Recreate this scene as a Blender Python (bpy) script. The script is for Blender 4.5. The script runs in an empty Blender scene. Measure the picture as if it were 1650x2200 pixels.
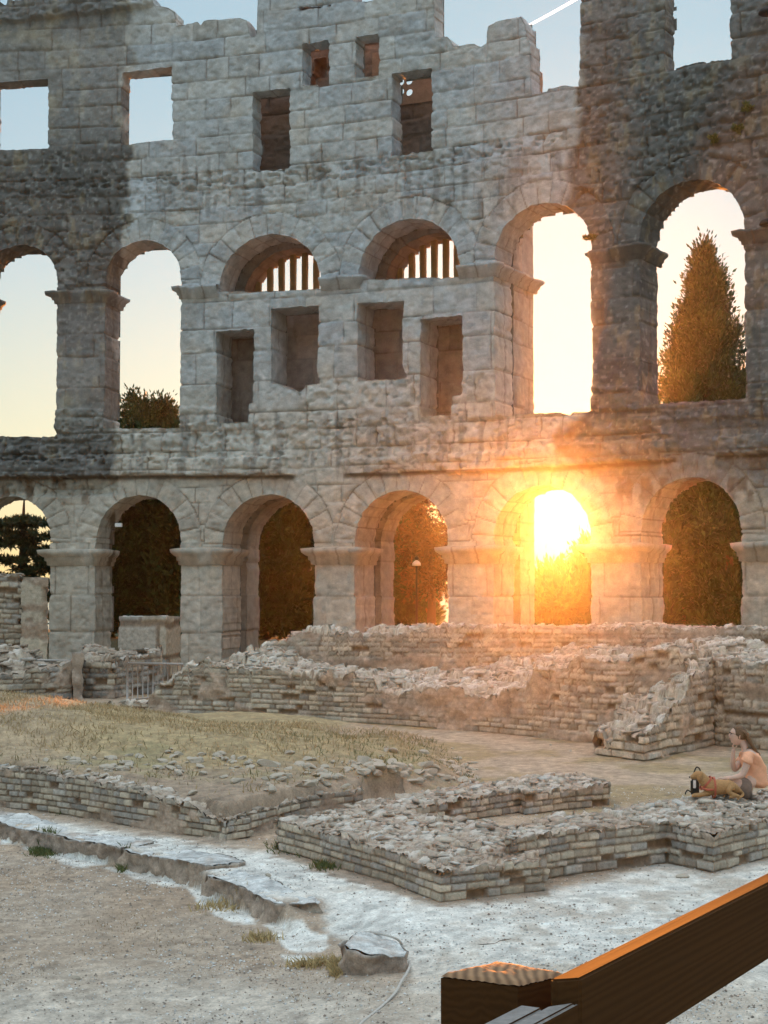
import bpy, bmesh, math, random
import numpy as np
from mathutils import Vector, Matrix
C = bpy.context.scene.collection
SC = bpy.context.scene
R = math.radians
# ---------------------------------------------------------------- camera
F = 3300.0; HZ = 1260.0; CAMZ = 3.1
TH = math.atan((HZ - 1100.0) / F)
cd = bpy.data.cameras.new("camera"); cam = bpy.data.objects.new("camera", cd); C.objects.link(cam)
cam.location = (0, 0, CAMZ); cam.rotation_euler = (math.pi / 2 + TH, 0, 0)
cd.sensor_fit = 'HORIZONTAL'; cd.sensor_width = 36.0; cd.lens = 36.0 * F / 1650.0
cd.clip_start = 0.1; cd.clip_end = 20000
SC.camera = cam
# ---------------------------------------------------------------- world, sun, exposure
SUN_EL = R(2.7); SUN_AZ = R(6.85)          # azimuth measured from +Y towards +X
w = bpy.data.worlds.new("World"); SC.world = w; w.use_nodes = True
nt = w.node_tree; nt.nodes.clear()
out = nt.nodes.new('ShaderNodeOutputWorld'); bg = nt.nodes.new('ShaderNodeBackground')
sky = nt.nodes.new('ShaderNodeTexSky'); sky.sky_type = 'NISHITA'; sky.sun_disc = False
sky.sun_elevation = R(4.5); sky.sun_rotation = SUN_AZ; sky.altitude = 50
sky.air_density = 1.0; sky.dust_density = 1.2; sky.ozone_density = 2.0
bg.inputs['Strength'].default_value = 0.15
gm = nt.nodes.new('ShaderNodeGamma'); gm.inputs[1].default_value = 0.25        # the phone's wide tonal range: a softer sky
nt.links.new(sky.outputs[0], gm.inputs[0])
wt = nt.nodes.new('ShaderNodeTexCoord'); ws = nt.nodes.new('ShaderNodeSeparateXYZ'); wr = nt.nodes.new('ShaderNodeValToRGB'); wm = nt.nodes.new('ShaderNodeMix'); wm.data_type = 'RGBA'; wm.blend_type = 'MULTIPLY'; wm.inputs[0].default_value = 1.0
nt.links.new(wt.outputs['Generated'], ws.inputs[0]); nt.links.new(ws.outputs[2], wr.inputs[0])
cr_ = wr.color_ramp; cr_.elements[0].position = 0.0; cr_.elements[0].color = (1.0, .90, .62, 1); cr_.elements[1].position = 1.0; cr_.elements[1].color = (1.0, .90, .78, 1)
for p_, c_ in ((.10, (.93, .98, .84, 1)), (.20, (.73, .91, .98, 1)), (.34, (.60, .85, 1.0, 1))):
    e_ = cr_.elements.new(p_); e_.color = c_
nt.links.new(gm.outputs[0], wm.inputs[6]); 
wz = nt.nodes.new('ShaderNodeMapRange'); wz.inputs[1].default_value = .42; wz.inputs[2].default_value = .9; wz.inputs[3].default_value = 1.0; wz.inputs[4].default_value = 3.6; nt.links.new(ws.outputs[2], wz.inputs[0])
wv_ = nt.nodes.new('ShaderNodeVectorMath'); wv_.operation = 'SCALE'; nt.links.new(wr.outputs[0], wv_.inputs[0]); nt.links.new(wz.outputs[0], wv_.inputs['Scale'])
nt.links.new(wv_.outputs[0], wm.inputs[7]); nt.links.new(wm.outputs[2], bg.inputs['Color']); nt.links.new(bg.outputs[0], out.inputs['Surface'])
sl = bpy.data.lights.new("sun", 'SUN'); sl.energy = 4.0; sl.angle = R(0.6); sl.color = (1.0, 0.30, 0.045)
sun = bpy.data.objects.new("sun", sl); C.objects.link(sun)
sd = Vector((math.sin(SUN_AZ) * math.cos(SUN_EL), math.cos(SUN_AZ) * math.cos(SUN_EL), math.sin(SUN_EL)))
sun.rotation_euler = sd.to_track_quat('Z', 'Y').to_euler(); sun.location = sd * 60
SC.view_settings.view_transform = 'Standard'; SC.view_settings.look = 'None'
SC.view_settings.exposure = 1.88; SC.view_settings.gamma = 1.0
SC.cycles.max_bounces = 6; SC.cycles.diffuse_bounces = 3; SC.cycles.glossy_bounces = 2
SC.cycles.volume_bounces = 0; SC.cycles.transparent_max_bounces = 8
SC.cycles.sample_clamp_indirect = 4.0
# ---------------------------------------------------------------- pixel tools (photo 1650 x 2200)
CT, ST = math.cos(TH), math.sin(TH)
def ray(x, y):
    a = (x - 825.0) / F; b = (1100.0 - y) / F
    return np.array([a, CT - b * ST, ST + b * CT])
def onz(x, y, z=0.0):
    d = ray(x, y); t = (z - CAMZ) / d[2]
    return np.array([d[0] * t, d[1] * t, z])
def onY(x, y, Y):
    d = ray(x, y); t = Y / d[1]
    return np.array([d[0] * t, Y, CAMZ + d[2] * t])
def proj(X, Y, Z):
    zc = Y * CT + (Z - CAMZ) * ST; yc = -Y * ST + (Z - CAMZ) * CT
    return 825 + F * X / zc, 1100 - F * yc / zc
def Bt(x, yb, yt, zb=0.0):                 # point from its foot pixel and the pixel row of its top
    p = onz(x, yb, zb); return (p[0], p[1], onY(x, yt, p[1])[2])
def Tp(x, y, z):
    return tuple(onz(x, y, z))
def Dp(x, Y, yt):
    return tuple(onY(x, yt, Y))
# ---------------------------------------------------------------- numpy noise
def hsh(ix, iy, iz, s):
    h = (ix.astype(np.int64) * 73856093) ^ (iy.astype(np.int64) * 19349663) ^ (iz.astype(np.int64) * 83492791) ^ (s * 2654435761)
    h = (h ^ (h >> 13)) & 0xffffffff
    h = (h * 1274126177) & 0xffffffff; h = (h ^ (h >> 16)) & 0xffffffff
    h = (h * 2246822519) & 0xffffffff; h = (h ^ (h >> 13)) & 0xffffffff
    return h / 4294967295.0
def vn(x, y, z, s=0):
    x = np.asarray(x, float); y = np.asarray(y, float) + 0 * x; z = np.asarray(z, float) + 0 * x
    xi = np.floor(x); yi = np.floor(y); zi = np.floor(z)
    fx = x - xi; fy = y - yi; fz = z - zi
    fx = fx * fx * (3 - 2 * fx); fy = fy * fy * (3 - 2 * fy); fz = fz * fz * (3 - 2 * fz)
    xi = xi.astype(np.int64); yi = yi.astype(np.int64); zi = zi.astype(np.int64)
    r = 0
    for a in (0, 1):
        for b in (0, 1):
            for c in (0, 1):
                r = r + hsh(xi + a, yi + b, zi + c, s) * (fx if a else 1 - fx) * (fy if b else 1 - fy) * (fz if c else 1 - fz)
    return r * 2 - 1
def fbm(x, y, z, s=0, o=4):
    r = 0; a = 0.5; f = 1.0
    for k in range(o):
        r = r + a * vn(np.asarray(x) * f, np.asarray(y) * f, np.asarray(z) * f, s + k * 17); a *= 0.5; f *= 2.03
    return r
def worley(x, y, s=0):
    xi = np.floor(x).astype(np.int64); yi = np.floor(y).astype(np.int64)
    f1 = np.full(x.shape, 9.0); f2 = np.full(x.shape, 9.0); idv = np.zeros(x.shape); ox = np.zeros(x.shape); oy = np.zeros(x.shape)
    for a in (-1, 0, 1):
        for b in (-1, 0, 1):
            cx = xi + a; cy = yi + b; z0 = cx * 0
            px = cx + hsh(cx, cy, z0, s); py = cy + hsh(cx, cy, z0 + 1, s)
            d = np.hypot(px - x, py - y); n = d < f1
            f2 = np.where(n, f1, np.minimum(f2, d))
            idv = np.where(n, hsh(cx, cy, z0 + 2, s), idv)
            ox = np.where(n, x - px, ox); oy = np.where(n, y - py, oy)
            f1 = np.where(n, d, f1)
    return f1, f2, idv, ox, oy
def sstep(a, b, x):
    t = np.clip((x - a) / (b - a), 0, 1); return t * t * (3 - 2 * t)
def mixc(a, b, t):
    return a + (b - a) * np.asarray(t)[..., None]
# ---------------------------------------------------------------- mesh tools
def tag(o, label=None, cat=None, group=None, kind=None):
    if label: o['label'] = label
    if cat: o['category'] = cat
    if group: o['group'] = group
    if kind: o['kind'] = kind
    return o
def par(o, p):                              # meshes are written in world coordinates
    o.parent = p; o.matrix_parent_inverse = Matrix.Translation(-Vector(p.location))
def mk(name, V, Fq, mat, parent=None, col=None, smooth=False):
    V = np.asarray(V, dtype=np.float32); Fq = np.asarray(Fq, dtype=np.int32)
    me = bpy.data.meshes.new(name); k = Fq.shape[1]
    me.vertices.add(len(V)); me.vertices.foreach_set('co', V.ravel())
    me.loops.add(Fq.size); me.loops.foreach_set('vertex_index', Fq.ravel())
    me.polygons.add(len(Fq)); me.polygons.foreach_set('loop_start', np.arange(0, Fq.size, k, dtype=np.int32))
    me.update(calc_edges=True); me.validate()
    if smooth: me.polygons.foreach_set('use_smooth', np.ones(len(me.polygons), dtype=bool))
    if col is not None:
        col = np.asarray(col, dtype=np.float32)
        if col.shape[1] == 3: col = np.hstack([col, np.ones((len(col), 1), np.float32)])
        at = me.color_attributes.new('col', 'FLOAT_COLOR', 'POINT'); at.data.foreach_set('color', col.ravel())
    me.materials.append(mat)
    o = bpy.data.objects.new(name, me); C.objects.link(o)
    if parent: par(o, parent)
    return o
def empty(name, loc=(0, 0, 0)):
    o = bpy.data.objects.new(name, None); o.location = loc; o.empty_display_size = 0.2; C.objects.link(o); return o
def frombm(name, bm, mat, parent=None, smooth=False):
    me = bpy.data.meshes.new(name); bmesh.ops.recalc_face_normals(bm, faces=bm.faces); bm.to_mesh(me); bm.free()
    if smooth:
        for p in me.polygons: p.use_smooth = True
    me.materials.append(mat); o = bpy.data.objects.new(name, me); C.objects.link(o)
    if parent: par(o, parent)
    return o
def gridF(nu, nv, off=0):
    i, j = np.meshgrid(np.arange(nu - 1), np.arange(nv - 1), indexing='ij'); a = (i * nv + j + off).ravel()
    return np.stack([a, a + nv, a + nv + 1, a + 1], 1)
class Acc:                                  # collects grids with colours into one mesh
    def __init__(s): s.V = []; s.F = []; s.C = []; s.n = 0
    def add(s, V, Fq, Cc):
        s.V.append(V); s.F.append(Fq + s.n); s.C.append(Cc); s.n += len(V)
    def build(s, name, mat, parent=None):
        return mk(name, np.vstack(s.V), np.vstack(s.F), mat, parent, np.vstack(s.C))
# ---------------------------------------------------------------- materials
def newmat(name):
    m = bpy.data.materials.new(name); m.use_nodes = True; n = m.node_tree
    b = n.nodes['Principled BSDF']; return m, n, b
def stone_mat(name, rough=0.9, bump=0.5, dist=0.02, scale=9.0, lo=0.8, hi=1.15, spec=0.3, disp2=45.0, attr='col', base=None, fine=0.12):
    m, n, b = newmat(name); L = n.links.new
    tc = n.nodes.new('ShaderNodeTexCoord')
    if base is None:
        at = n.nodes.new('ShaderNodeAttribute'); at.attribute_name = attr; src = at.outputs['Color']
    else:
        rg = n.nodes.new('ShaderNodeRGB'); rg.outputs[0].default_value = (*base, 1); src = rg.outputs[0]
    n1 = n.nodes.new('ShaderNodeTexNoise'); n1.inputs['Scale'].default_value = scale; n1.inputs['Detail'].default_value = 8; n1.inputs['Roughness'].default_value = 0.65
    n2 = n.nodes.new('ShaderNodeTexNoise'); n2.inputs['Scale'].default_value = disp2; n2.inputs['Detail'].default_value = 4; n2.inputs['Roughness'].default_value = 0.7
    L(tc.outputs['Object'], n1.inputs['Vector']); L(tc.outputs['Object'], n2.inputs['Vector'])
    mr = n.nodes.new('ShaderNodeMapRange'); mr.inputs[1].default_value = 0.3; mr.inputs[2].default_value = 0.7; mr.inputs[3].default_value = lo; mr.inputs[4].default_value = hi
    L(n1.outputs[0], mr.inputs[0])
    mx = n.nodes.new('ShaderNodeVectorMath'); mx.operation = 'SCALE'; L(src, mx.inputs[0]); L(mr.outputs[0], mx.inputs['Scale'])
    m4 = n.nodes.new('ShaderNodeMapRange'); m4.inputs[1].default_value = 0.32; m4.inputs[2].default_value = 0.68; m4.inputs[3].default_value = 1 - fine; m4.inputs[4].default_value = 1 + fine; L(n2.outputs[0], m4.inputs[0])
    mx2 = n.nodes.new('ShaderNodeVectorMath'); mx2.operation = 'SCALE'; L(mx.outputs[0], mx2.inputs[0]); L(m4.outputs[0], mx2.inputs['Scale']); L(mx2.outputs[0], b.inputs['Base Color'])
    ad = n.nodes.new('ShaderNodeMath'); ad.operation = 'MULTIPLY_ADD'; ad.inputs[1].default_value = 0.35
    L(n2.outputs[0], ad.inputs[0]); L(n1.outputs[0], ad.inputs[2])
    bp = n.nodes.new('ShaderNodeBump'); bp.inputs['Strength'].default_value = bump; bp.inputs['Distance'].default_value = dist
    L(ad.outputs[0], bp.inputs['Height']); L(bp.outputs[0], b.inputs['Normal'])
    b.inputs['Roughness'].default_value = rough; b.inputs['Specular IOR Level'].default_value = spec
    return m
M_wall = stone_mat('weathered_limestone', scale=3.0, bump=0.8, dist=0.04, disp2=22.0, lo=0.82, hi=1.14, fine=.10)
M_ruin = stone_mat('ruin_masonry', scale=7.0, bump=0.7, dist=0.03, disp2=30.0, lo=0.7, hi=1.25)
M_near = stone_mat('near_masonry', scale=14.0, bump=0.7, dist=0.015, disp2=60.0, lo=0.7, hi=1.25)
M_ground = stone_mat('ground_dust', scale=6.0, bump=0.9, dist=0.02, disp2=38.0, lo=0.80, hi=1.16, fine=.26)
M_kerb = stone_mat('kerb_limestone', scale=9.0, bump=1.0, dist=0.02, disp2=60.0, lo=0.55, hi=1.25, fine=.2)
def plain(name, col, rough=0.7, metal=0.0, spec=0.3, bump=0.0, scale=30.0, var=0.15):
    m = stone_mat(name, rough=rough, bump=bump, dist=0.005, scale=scale, lo=1 - var, hi=1 + var, spec=spec, base=col, fine=.04)
    m.node_tree.nodes['Principled BSDF'].inputs['Metallic'].default_value = metal
    return m
def leaf_mat(name, c1, c2, trans=0.05):
    m, n, b = newmat(name); L = n.links.new
    at = n.nodes.new('ShaderNodeAttribute'); at.attribute_name = 'col'
    L(at.outputs['Color'], b.inputs['Base Color']); b.inputs['Roughness'].default_value = 0.6; b.inputs['Specular IOR Level'].default_value = 0.2
    tr = n.nodes.new('ShaderNodeBsdfTranslucent'); L(at.outputs['Color'], tr.inputs['Color'])
    mx = n.nodes.new('ShaderNodeMixShader'); mx.inputs[0].default_value = trans
    L(b.outputs[0], mx.inputs[1]); L(tr.outputs[0], mx.inputs[2]); L(mx.outputs[0], n.nodes['Material Output'].inputs['Surface'])
    return m
M_leaf = leaf_mat('foliage', None, None)
M_grass = leaf_mat('dry_grass', None, None, 0.3)
# ---------------------------------------------------------------- curve of the amphitheatre wall
X1, Y1, S0, CC = -11.68, 58.4, 0.15, 0.0235
_X = np.linspace(-30, 26, 6000)
def slope(X):
    d = np.maximum(X - X1, -9); return S0 + CC * d
_sl = slope(_X)
_Yt = np.concatenate([[0], np.cumsum(-0.5 * (_sl[1:] + _sl[:-1]) * np.diff(_X))]); _Yt = _Yt - np.interp(X1, _X, _Yt) + Y1
_U = np.concatenate([[0], np.cumsum(np.hypot(np.diff(_X), np.diff(_Yt)))])
def wpos(u, z, d=0.0):
    X = np.interp(u, _U, _X); Y = np.interp(u, _U, _Yt); s = slope(X); n = np.sqrt(1 + s * s)
    return np.stack([X + d * s / n, Y + d / n, z + 0 * X], -1)
def wpx(x, y, d=0.0):                        # photo pixel -> (u, z) on the wall surface at depth d behind its face
    dr = ray(x, y); lo, hi = _U[0], _U[-1]
    P = wpos(_U, 0 * _U, d); g = P[:, 0] * dr[1] - P[:, 1] * dr[0]
    k = np.argmax(g > 0); t = g[k - 1] / (g[k - 1] - g[k]); u = _U[k - 1] + t * (_U[k] - _U[k - 1])
    p = wpos(np.array([u]), np.array([0.0]), d)[0]
    return u, CAMZ + dr[2] * p[1] / dr[1]
def wpoly(pts, d=0.0): return np.array([wpx(x, y, d) for x, y in pts])
def poly_sdf(U, Z, poly):                    # negative inside
    P = np.asarray(poly); lo = P.min(0) - 0.8; hi = P.max(0) + 0.8
    res = np.full(U.shape, 9.0); m = (U > lo[0]) & (U < hi[0]) & (Z > lo[1]) & (Z < hi[1])
    x = U[m]; y = Z[m]; d = np.full(x.shape, 1e9); ins = np.zeros(x.shape, bool)
    n = len(P)
    for i in range(n):
        a = P[i]; b = P[(i + 1) % n]; e = b - a; wx = x - a[0]; wy = y - a[1]
        t = np.clip((wx * e[0] + wy * e[1]) / (e @ e + 1e-12), 0, 1)
        d = np.minimum(d, (wx - e[0] * t) ** 2 + (wy - e[1] * t) ** 2)
        c = ((a[1] > y) != (b[1] > y)); 
        xi = a[0] + (y - a[1]) * e[0] / (e[1] if abs(e[1]) > 1e-9 else 1e-9)
        ins ^= c & (x < xi)
    r = np.sqrt(d); r[ins] *= -1; res[m] = r
    return res
def arch_shape(xl, xr, xa, ya, ys, ybl, ybr, d=0.0, ysr=None):
    ul, _ = wpx(xl, ys, d); ur, _ = wpx(xr, ysr if ysr else ys, d); _, za = wpx(xa, ya, d)
    uc = (ul + ur) / 2; r = (ur - ul) / 2; zc = za - r
    zb1 = wpx(xl, ybl, d)[1]; zb2 = wpx(xr, ybr, d)[1]
    th = np.linspace(0, math.pi, 40)
    pts = [(uc + r * math.cos(t), zc + r * math.sin(t)) for t in th]
    return dict(poly=np.array([(ur, zb2)] + pts + [(ul, zb1)]), uc=uc, zc=zc, r=r, ul=ul, ur=ur, zb=min(zb1, zb2))
# courses of the ashlar, one list of course heights, joints per course
rng = np.random.RandomState(4)
ZL = [-1.2]
while ZL[-1] < 28:
    z = ZL[-1]; ZL.append(z + (rng.uniform(0.95, 1.4) if z < 4.0 else rng.uniform(0.6, 0.8) if z < 9.0 else rng.uniform(0.8, 1.2) if z < 14.8 else rng.uniform(0.5, 0.72) if z < 19.0 else rng.uniform(0.62, 0.95)))
ZL = np.array(ZL)
JT = []
for k in range(len(ZL)):
    z = ZL[k]; lo, hi = (0.9, 2.0) if z < 4.0 else (0.7, 1.5) if z < 9.0 else (1.0, 2.2) if z < 14.8 else (0.7, 1.6) if z < 19.0 else (0.9, 2.4)
    a = [rng.uniform(-1, 0)]
    while a[-1] < 62: a.append(a[-1] + rng.uniform(lo, hi))
    JT.append(np.array(a))
def blocks(U, Z, arches, ringw=0.8):
    """distance to nearest joint, block id value, ring index"""
    Uw = U + 0.03 * vn(U * 1.3, Z * 1.3, 0, 5); Zw = Z + 0.035 * vn(U * 0.7, Z * 1.1, 3, 6)
    k = np.clip(np.searchsorted(ZL, Zw) - 1, 0, len(ZL) - 2)
    dz = np.minimum(Zw - ZL[k], ZL[k + 1] - Zw)
    du = np.zeros(U.shape); bid = np.zeros(U.shape)
    for q in np.unique(k):
        m = k == q; J = JT[q]; c = np.clip(np.searchsorted(J, Uw[m]) - 1, 0, len(J) - 2)
        du[m] = np.minimum(Uw[m] - J[c], J[c + 1] - Uw[m]); bid[m] = hsh(c, c * 0 + q, c * 0, 7)
    dist = np.minimum(dz, du); ring = np.full(U.shape, -1)
    for i, A in enumerate(arches):
        rr = np.hypot(U - A['uc'], Z - A['zc']); th = np.arctan2(Z - A['zc'], U - A['uc'])
        rw = ringw * (1 + 0.10 * (hsh(np.floor(th * 4).astype(np.int64), th.astype(np.int64) * 0 + i, th.astype(np.int64) * 0, 3) - .5))
        m = (rr < A['r'] + rw) & (Z > A['zc'] - 0.1) & (rr > A['r'] - 0.35)
        nseg = 13 if A['r'] > 1.4 else 9
        t = th[m] / math.pi * nseg + 0.12 * (i % 3); ti = np.floor(t); fr = t - ti
        dth = np.minimum(fr, 1 - fr) * math.pi / nseg * rr[m]
        dist[m] = np.minimum(dth, np.abs(A['r'] + rw[m] - rr[m])); bid[m] = hsh(ti.astype(np.int64), ti.astype(np.int64) * 0 + i, ti.astype(np.int64) * 0, 11); ring[m] = i
        m2 = (~m) & (rr < A['r'] + rw + 0.2) & (Z > A['zc'] - 0.1); dist[m2] = np.minimum(dist[m2], rr[m2] - A['r'] - rw[m2])
    return dist, bid, ring
LIGHT = np.array([0.57, 0.545, 0.50]); DARK = np.array([0.135, 0.128, 0.122]); OCHRE = np.array([0.40, 0.32, 0.20]); BROWN = np.array([0.20, 0.13, 0.08]); BEIGE = np.array([0.53, 0.445, 0.355])
def wall_col(P, U, Z, dist, bid, J):
    px, py = proj(P[:, 0], P[:, 1], P[:, 2])
    wob = 14 * vn(U * 1.2, Z * 1.2, 0, 21) + 25 * (bid - .5)
    n1 = fbm(U * 1.1, Z * 1.1, 2, 31, 5); n2 = fbm(U * 3.1, Z * 1.4, 5, 32, 5); n3 = fbm(U * 5, Z * 5, 9, 33, 4); st = fbm(U * 4.0, Z * 0.5, 1, 34, 4)
    tone = 0.86 + 0.22 * bid + 0.28 * n3 + 0.12 * n2
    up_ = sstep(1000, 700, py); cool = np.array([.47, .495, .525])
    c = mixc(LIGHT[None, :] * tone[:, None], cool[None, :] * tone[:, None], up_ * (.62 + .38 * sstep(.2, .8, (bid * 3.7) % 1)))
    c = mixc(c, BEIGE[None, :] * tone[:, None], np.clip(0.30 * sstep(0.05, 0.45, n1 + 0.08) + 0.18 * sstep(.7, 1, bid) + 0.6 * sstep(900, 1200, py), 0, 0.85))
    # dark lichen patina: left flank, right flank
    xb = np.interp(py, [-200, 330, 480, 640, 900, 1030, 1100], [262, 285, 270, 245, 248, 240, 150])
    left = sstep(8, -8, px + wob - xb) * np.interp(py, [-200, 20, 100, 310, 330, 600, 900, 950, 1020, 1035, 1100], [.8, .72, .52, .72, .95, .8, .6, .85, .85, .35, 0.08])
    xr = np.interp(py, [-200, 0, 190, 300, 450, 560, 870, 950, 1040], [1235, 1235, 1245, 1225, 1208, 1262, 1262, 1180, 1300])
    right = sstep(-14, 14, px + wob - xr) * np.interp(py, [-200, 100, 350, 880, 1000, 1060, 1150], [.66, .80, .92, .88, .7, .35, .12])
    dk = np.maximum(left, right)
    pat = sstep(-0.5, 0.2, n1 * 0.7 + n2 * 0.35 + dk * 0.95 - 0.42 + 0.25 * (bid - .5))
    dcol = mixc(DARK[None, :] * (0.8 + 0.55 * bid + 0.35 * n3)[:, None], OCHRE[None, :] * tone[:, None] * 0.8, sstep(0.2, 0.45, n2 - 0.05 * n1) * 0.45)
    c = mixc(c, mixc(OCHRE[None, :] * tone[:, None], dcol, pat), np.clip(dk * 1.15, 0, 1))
    # grey/dark runs under ledges in the pale part, brown in sheltered courses
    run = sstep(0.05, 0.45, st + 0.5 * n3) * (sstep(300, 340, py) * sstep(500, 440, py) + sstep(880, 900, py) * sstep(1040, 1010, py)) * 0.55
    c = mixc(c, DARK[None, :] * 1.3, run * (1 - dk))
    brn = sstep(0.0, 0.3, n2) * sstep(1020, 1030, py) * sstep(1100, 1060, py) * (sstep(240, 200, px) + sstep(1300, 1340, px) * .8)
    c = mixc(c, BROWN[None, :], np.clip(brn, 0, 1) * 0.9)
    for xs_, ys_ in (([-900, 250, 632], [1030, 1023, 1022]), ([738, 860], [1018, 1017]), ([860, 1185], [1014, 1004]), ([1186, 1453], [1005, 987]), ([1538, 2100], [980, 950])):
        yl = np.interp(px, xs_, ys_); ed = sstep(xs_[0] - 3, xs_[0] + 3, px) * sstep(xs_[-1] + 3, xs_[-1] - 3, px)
        c = mixc(c, (BROWN * .55)[None, :], ed * sstep(yl - 3, yl, py) * sstep(yl + 12 + 8 * n2, yl + 4, py) * .85)  # shade beneath the cornice, painted as a dark brown line
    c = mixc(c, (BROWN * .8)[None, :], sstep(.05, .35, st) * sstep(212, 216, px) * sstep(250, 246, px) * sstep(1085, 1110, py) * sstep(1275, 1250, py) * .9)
    spk = sstep(0.5, 0.62, vn(U * 9, Z * 9, 4, 44)) * dk * .6
    c = mixc(c, np.array([.45, .45, .44])[None, :], spk * 0.6)
    c = mixc(c, (BROWN * 0.9)[None, :], J * 0.55)
    return np.clip(c, 0.02, 0.75)
def smooth_field(A):
    return (A + np.roll(A, 1, 0) + np.roll(A, -1, 0) + np.roll(A, 1, 1) + np.roll(A, -1, 1)) / 5
def build_wall(root, u0, u1, z0, z1, res, d0, T, holes, arches, skyline, bumps, regf, jag=0.035, colf=wall_col, rel=1.0, thin=0.0):
    nu = int((u1 - u0) / res) + 1; nv = int((z1 - z0) / res) + 1
    U, Z = np.meshgrid(np.linspace(u0, u1, nu), np.linspace(z0, z1, nv), indexing='ij')
    hole = np.full(U.shape, 9.0)
    for h in holes: hole = np.minimum(hole, poly_sdf(U, Z, h))
    dist, bid, ring = blocks(U, Z, arches)
    # ragged stone ends at the jambs: each course its own offset
    k = np.clip(np.searchsorted(ZL, Z) - 1, 0, len(ZL) - 2)
    rowoff = (hsh(k, (U * 0.4).astype(np.int64), k * 0, 61) - 0.5) * 2
    rowdz = np.minimum(Z - ZL[k], ZL[k + 1] - Z)
    jm = np.where(ring >= 0, 0.25, 1.0)
    solid = -hole + jag * jm * (0.7 * rowoff - 1.2 * sstep(0.10, 0.0, rowdz)) * -1 + 0.02 * vn(U * 5, Z * 5, 0, 62) + 0.012 * vn(U * 13, Z * 13, 0, 63)
    # solid < 0 inside stone
    sk = np.interp(U, skyline[:, 0], skyline[:, 1])
    solid = np.maximum(solid, np.clip((Z - sk), -9, 9) + 0.03 * vn(U * 4, Z * 4, 1, 64))
    gu, gz = np.gradient(solid, res); g2 = np.maximum(gu ** 2 + gz ** 2, 0.25)
    cen = (solid[:-1, :-1] + solid[1:, :-1] + solid[1:, 1:] + solid[:-1, 1:]) / 4; keep = cen < 0
    cnt = np.zeros(U.shape, int)
    for a in (0, 1):
        for b in (0, 1): cnt[a:nu - 1 + a, b:nv - 1 + b] += keep
    full = np.full(U.shape, 4); full[0, :] = full[-1, :] = 2; full[:, 0] = 2; full[:, -1] = 2; full[0, 0] = full[-1, -1] = full[0, -1] = full[-1, 0] = 1
    bd = (cnt > 0) & (cnt < full)
    stepv = np.clip(solid / g2, -1.0 * res, 1.0 * res)
    Us = np.where(bd, U - stepv * gu, U); Zs = np.where(bd, Z - stepv * gz, Z)
    gn = np.sqrt(gu ** 2 + gz ** 2) + 1e-6; gu = gu / gn; gz = gz / gn
    # relief
    J = sstep(0.032, 0.004, dist) * (0.42 + 0.6 * sstep(-0.4, 0.4, vn(U * 1.4, Z * 1.4, 8, 66)))
    rough = np.full(U.shape, 0.018); base = np.zeros(U.shape)
    for (pl, amt, rg) in bumps:
        s = poly_sdf(U, Z, pl) + 0.05 * vn(U * 3, Z * 3, 2, 70) + 0.03 * vn(U * 9, Z * 9, 2, 71)
        ins = sstep(0.03, -0.03, s); base = base + amt * ins; rough = rough + rg * ins
    n = fbm(U * 4.2, Z * 4.2, 0, 80, 4)
    pit = sstep(0.25, 0.5, vn(U * 6, Z * 8, 7, 81))
    D = base + rel * ((bid - 0.5) * (0.03 + rough * 1.2) - n * (0.012 + rough * 1.6) + J * (0.05 + rough) + pit * rough * 1.5)
    chip = sstep(0.16, 0.0, dist) * sstep(0.0, 0.35, vn(U * 2.2, Z * 2.2, 5, 83))
    D = D + rel * chip * (0.02 + rough * 1.2)
    D = np.where(bd, D + 0.015, D)
    P = wpos(Us.ravel(), Zs.ravel(), (D + d0).ravel())
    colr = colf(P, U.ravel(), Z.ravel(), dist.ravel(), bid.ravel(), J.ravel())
    reg = regf(U, Z, ring)
    acc = {}
    I, K = np.nonzero(keep); rc = reg[I, K]; a = I * nv + K
    quads = np.stack([a, a + nv, a + nv + 1, a + 1], 1)
    # reveals: boundary edges
    kp = np.zeros((nu + 1, nv + 1), bool); kp[1:-1, 1:-1] = keep   # kp[i+1,k+1] = cell (i,k)
    E = []
    # vertical edges between cell (i-1,k) and (i,k): vertex (i,k)-(i,k+1)
    L_ = kp[:-1, 1:-1][:, :]; R_ = kp[1:, 1:-1]
    i, k2 = np.nonzero(L_ & ~R_); E.append(np.stack([i * nv + k2 + 1, i * nv + k2, (i - 1) * 0 + reg[np.clip(i - 1, 0, nu - 1), k2]], 1))
    i, k2 = np.nonzero(~L_ & R_); E.append(np.stack([i * nv + k2, i * nv + k2 + 1, reg[i, k2]], 1))
    B_ = kp[1:-1, :-1]; T_ = kp[1:-1, 1:]
    i, k2 = np.nonzero(B_ & ~T_); E.append(np.stack([i * nv + k2, (i + 1) * nv + k2, reg[i, np.clip(k2 - 1, 0, nv - 1)]], 1))
    i, k2 = np.nonzero(~B_ & T_); E.append(np.stack([(i + 1) * nv + k2, i * nv + k2, reg[i, k2]], 1))
    E = np.vstack(E)
    bv = np.unique(E[:, :2]); NB = len(bv); idx = np.zeros(nu * nv, int); idx[bv] = np.arange(NB)
    ND = max(4, int(T / (res * 2.0)))
    def Tz(zz): return T * (1 - thin * sstep(ZATT + 0.6, ZATT + 1.0, zz)) * (1 - thin * 0.35 * sstep(ZSILL - .5, ZSILL, zz))
    uf, zf, Uf, Zf, Jf, Df = gu.ravel()[bv], gz.ravel()[bv], Us.ravel()[bv], Zs.ravel()[bv], J.ravel()[bv], D.ravel()[bv]
    bf = bid.ravel()[bv]; cols = []; rows = []
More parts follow.
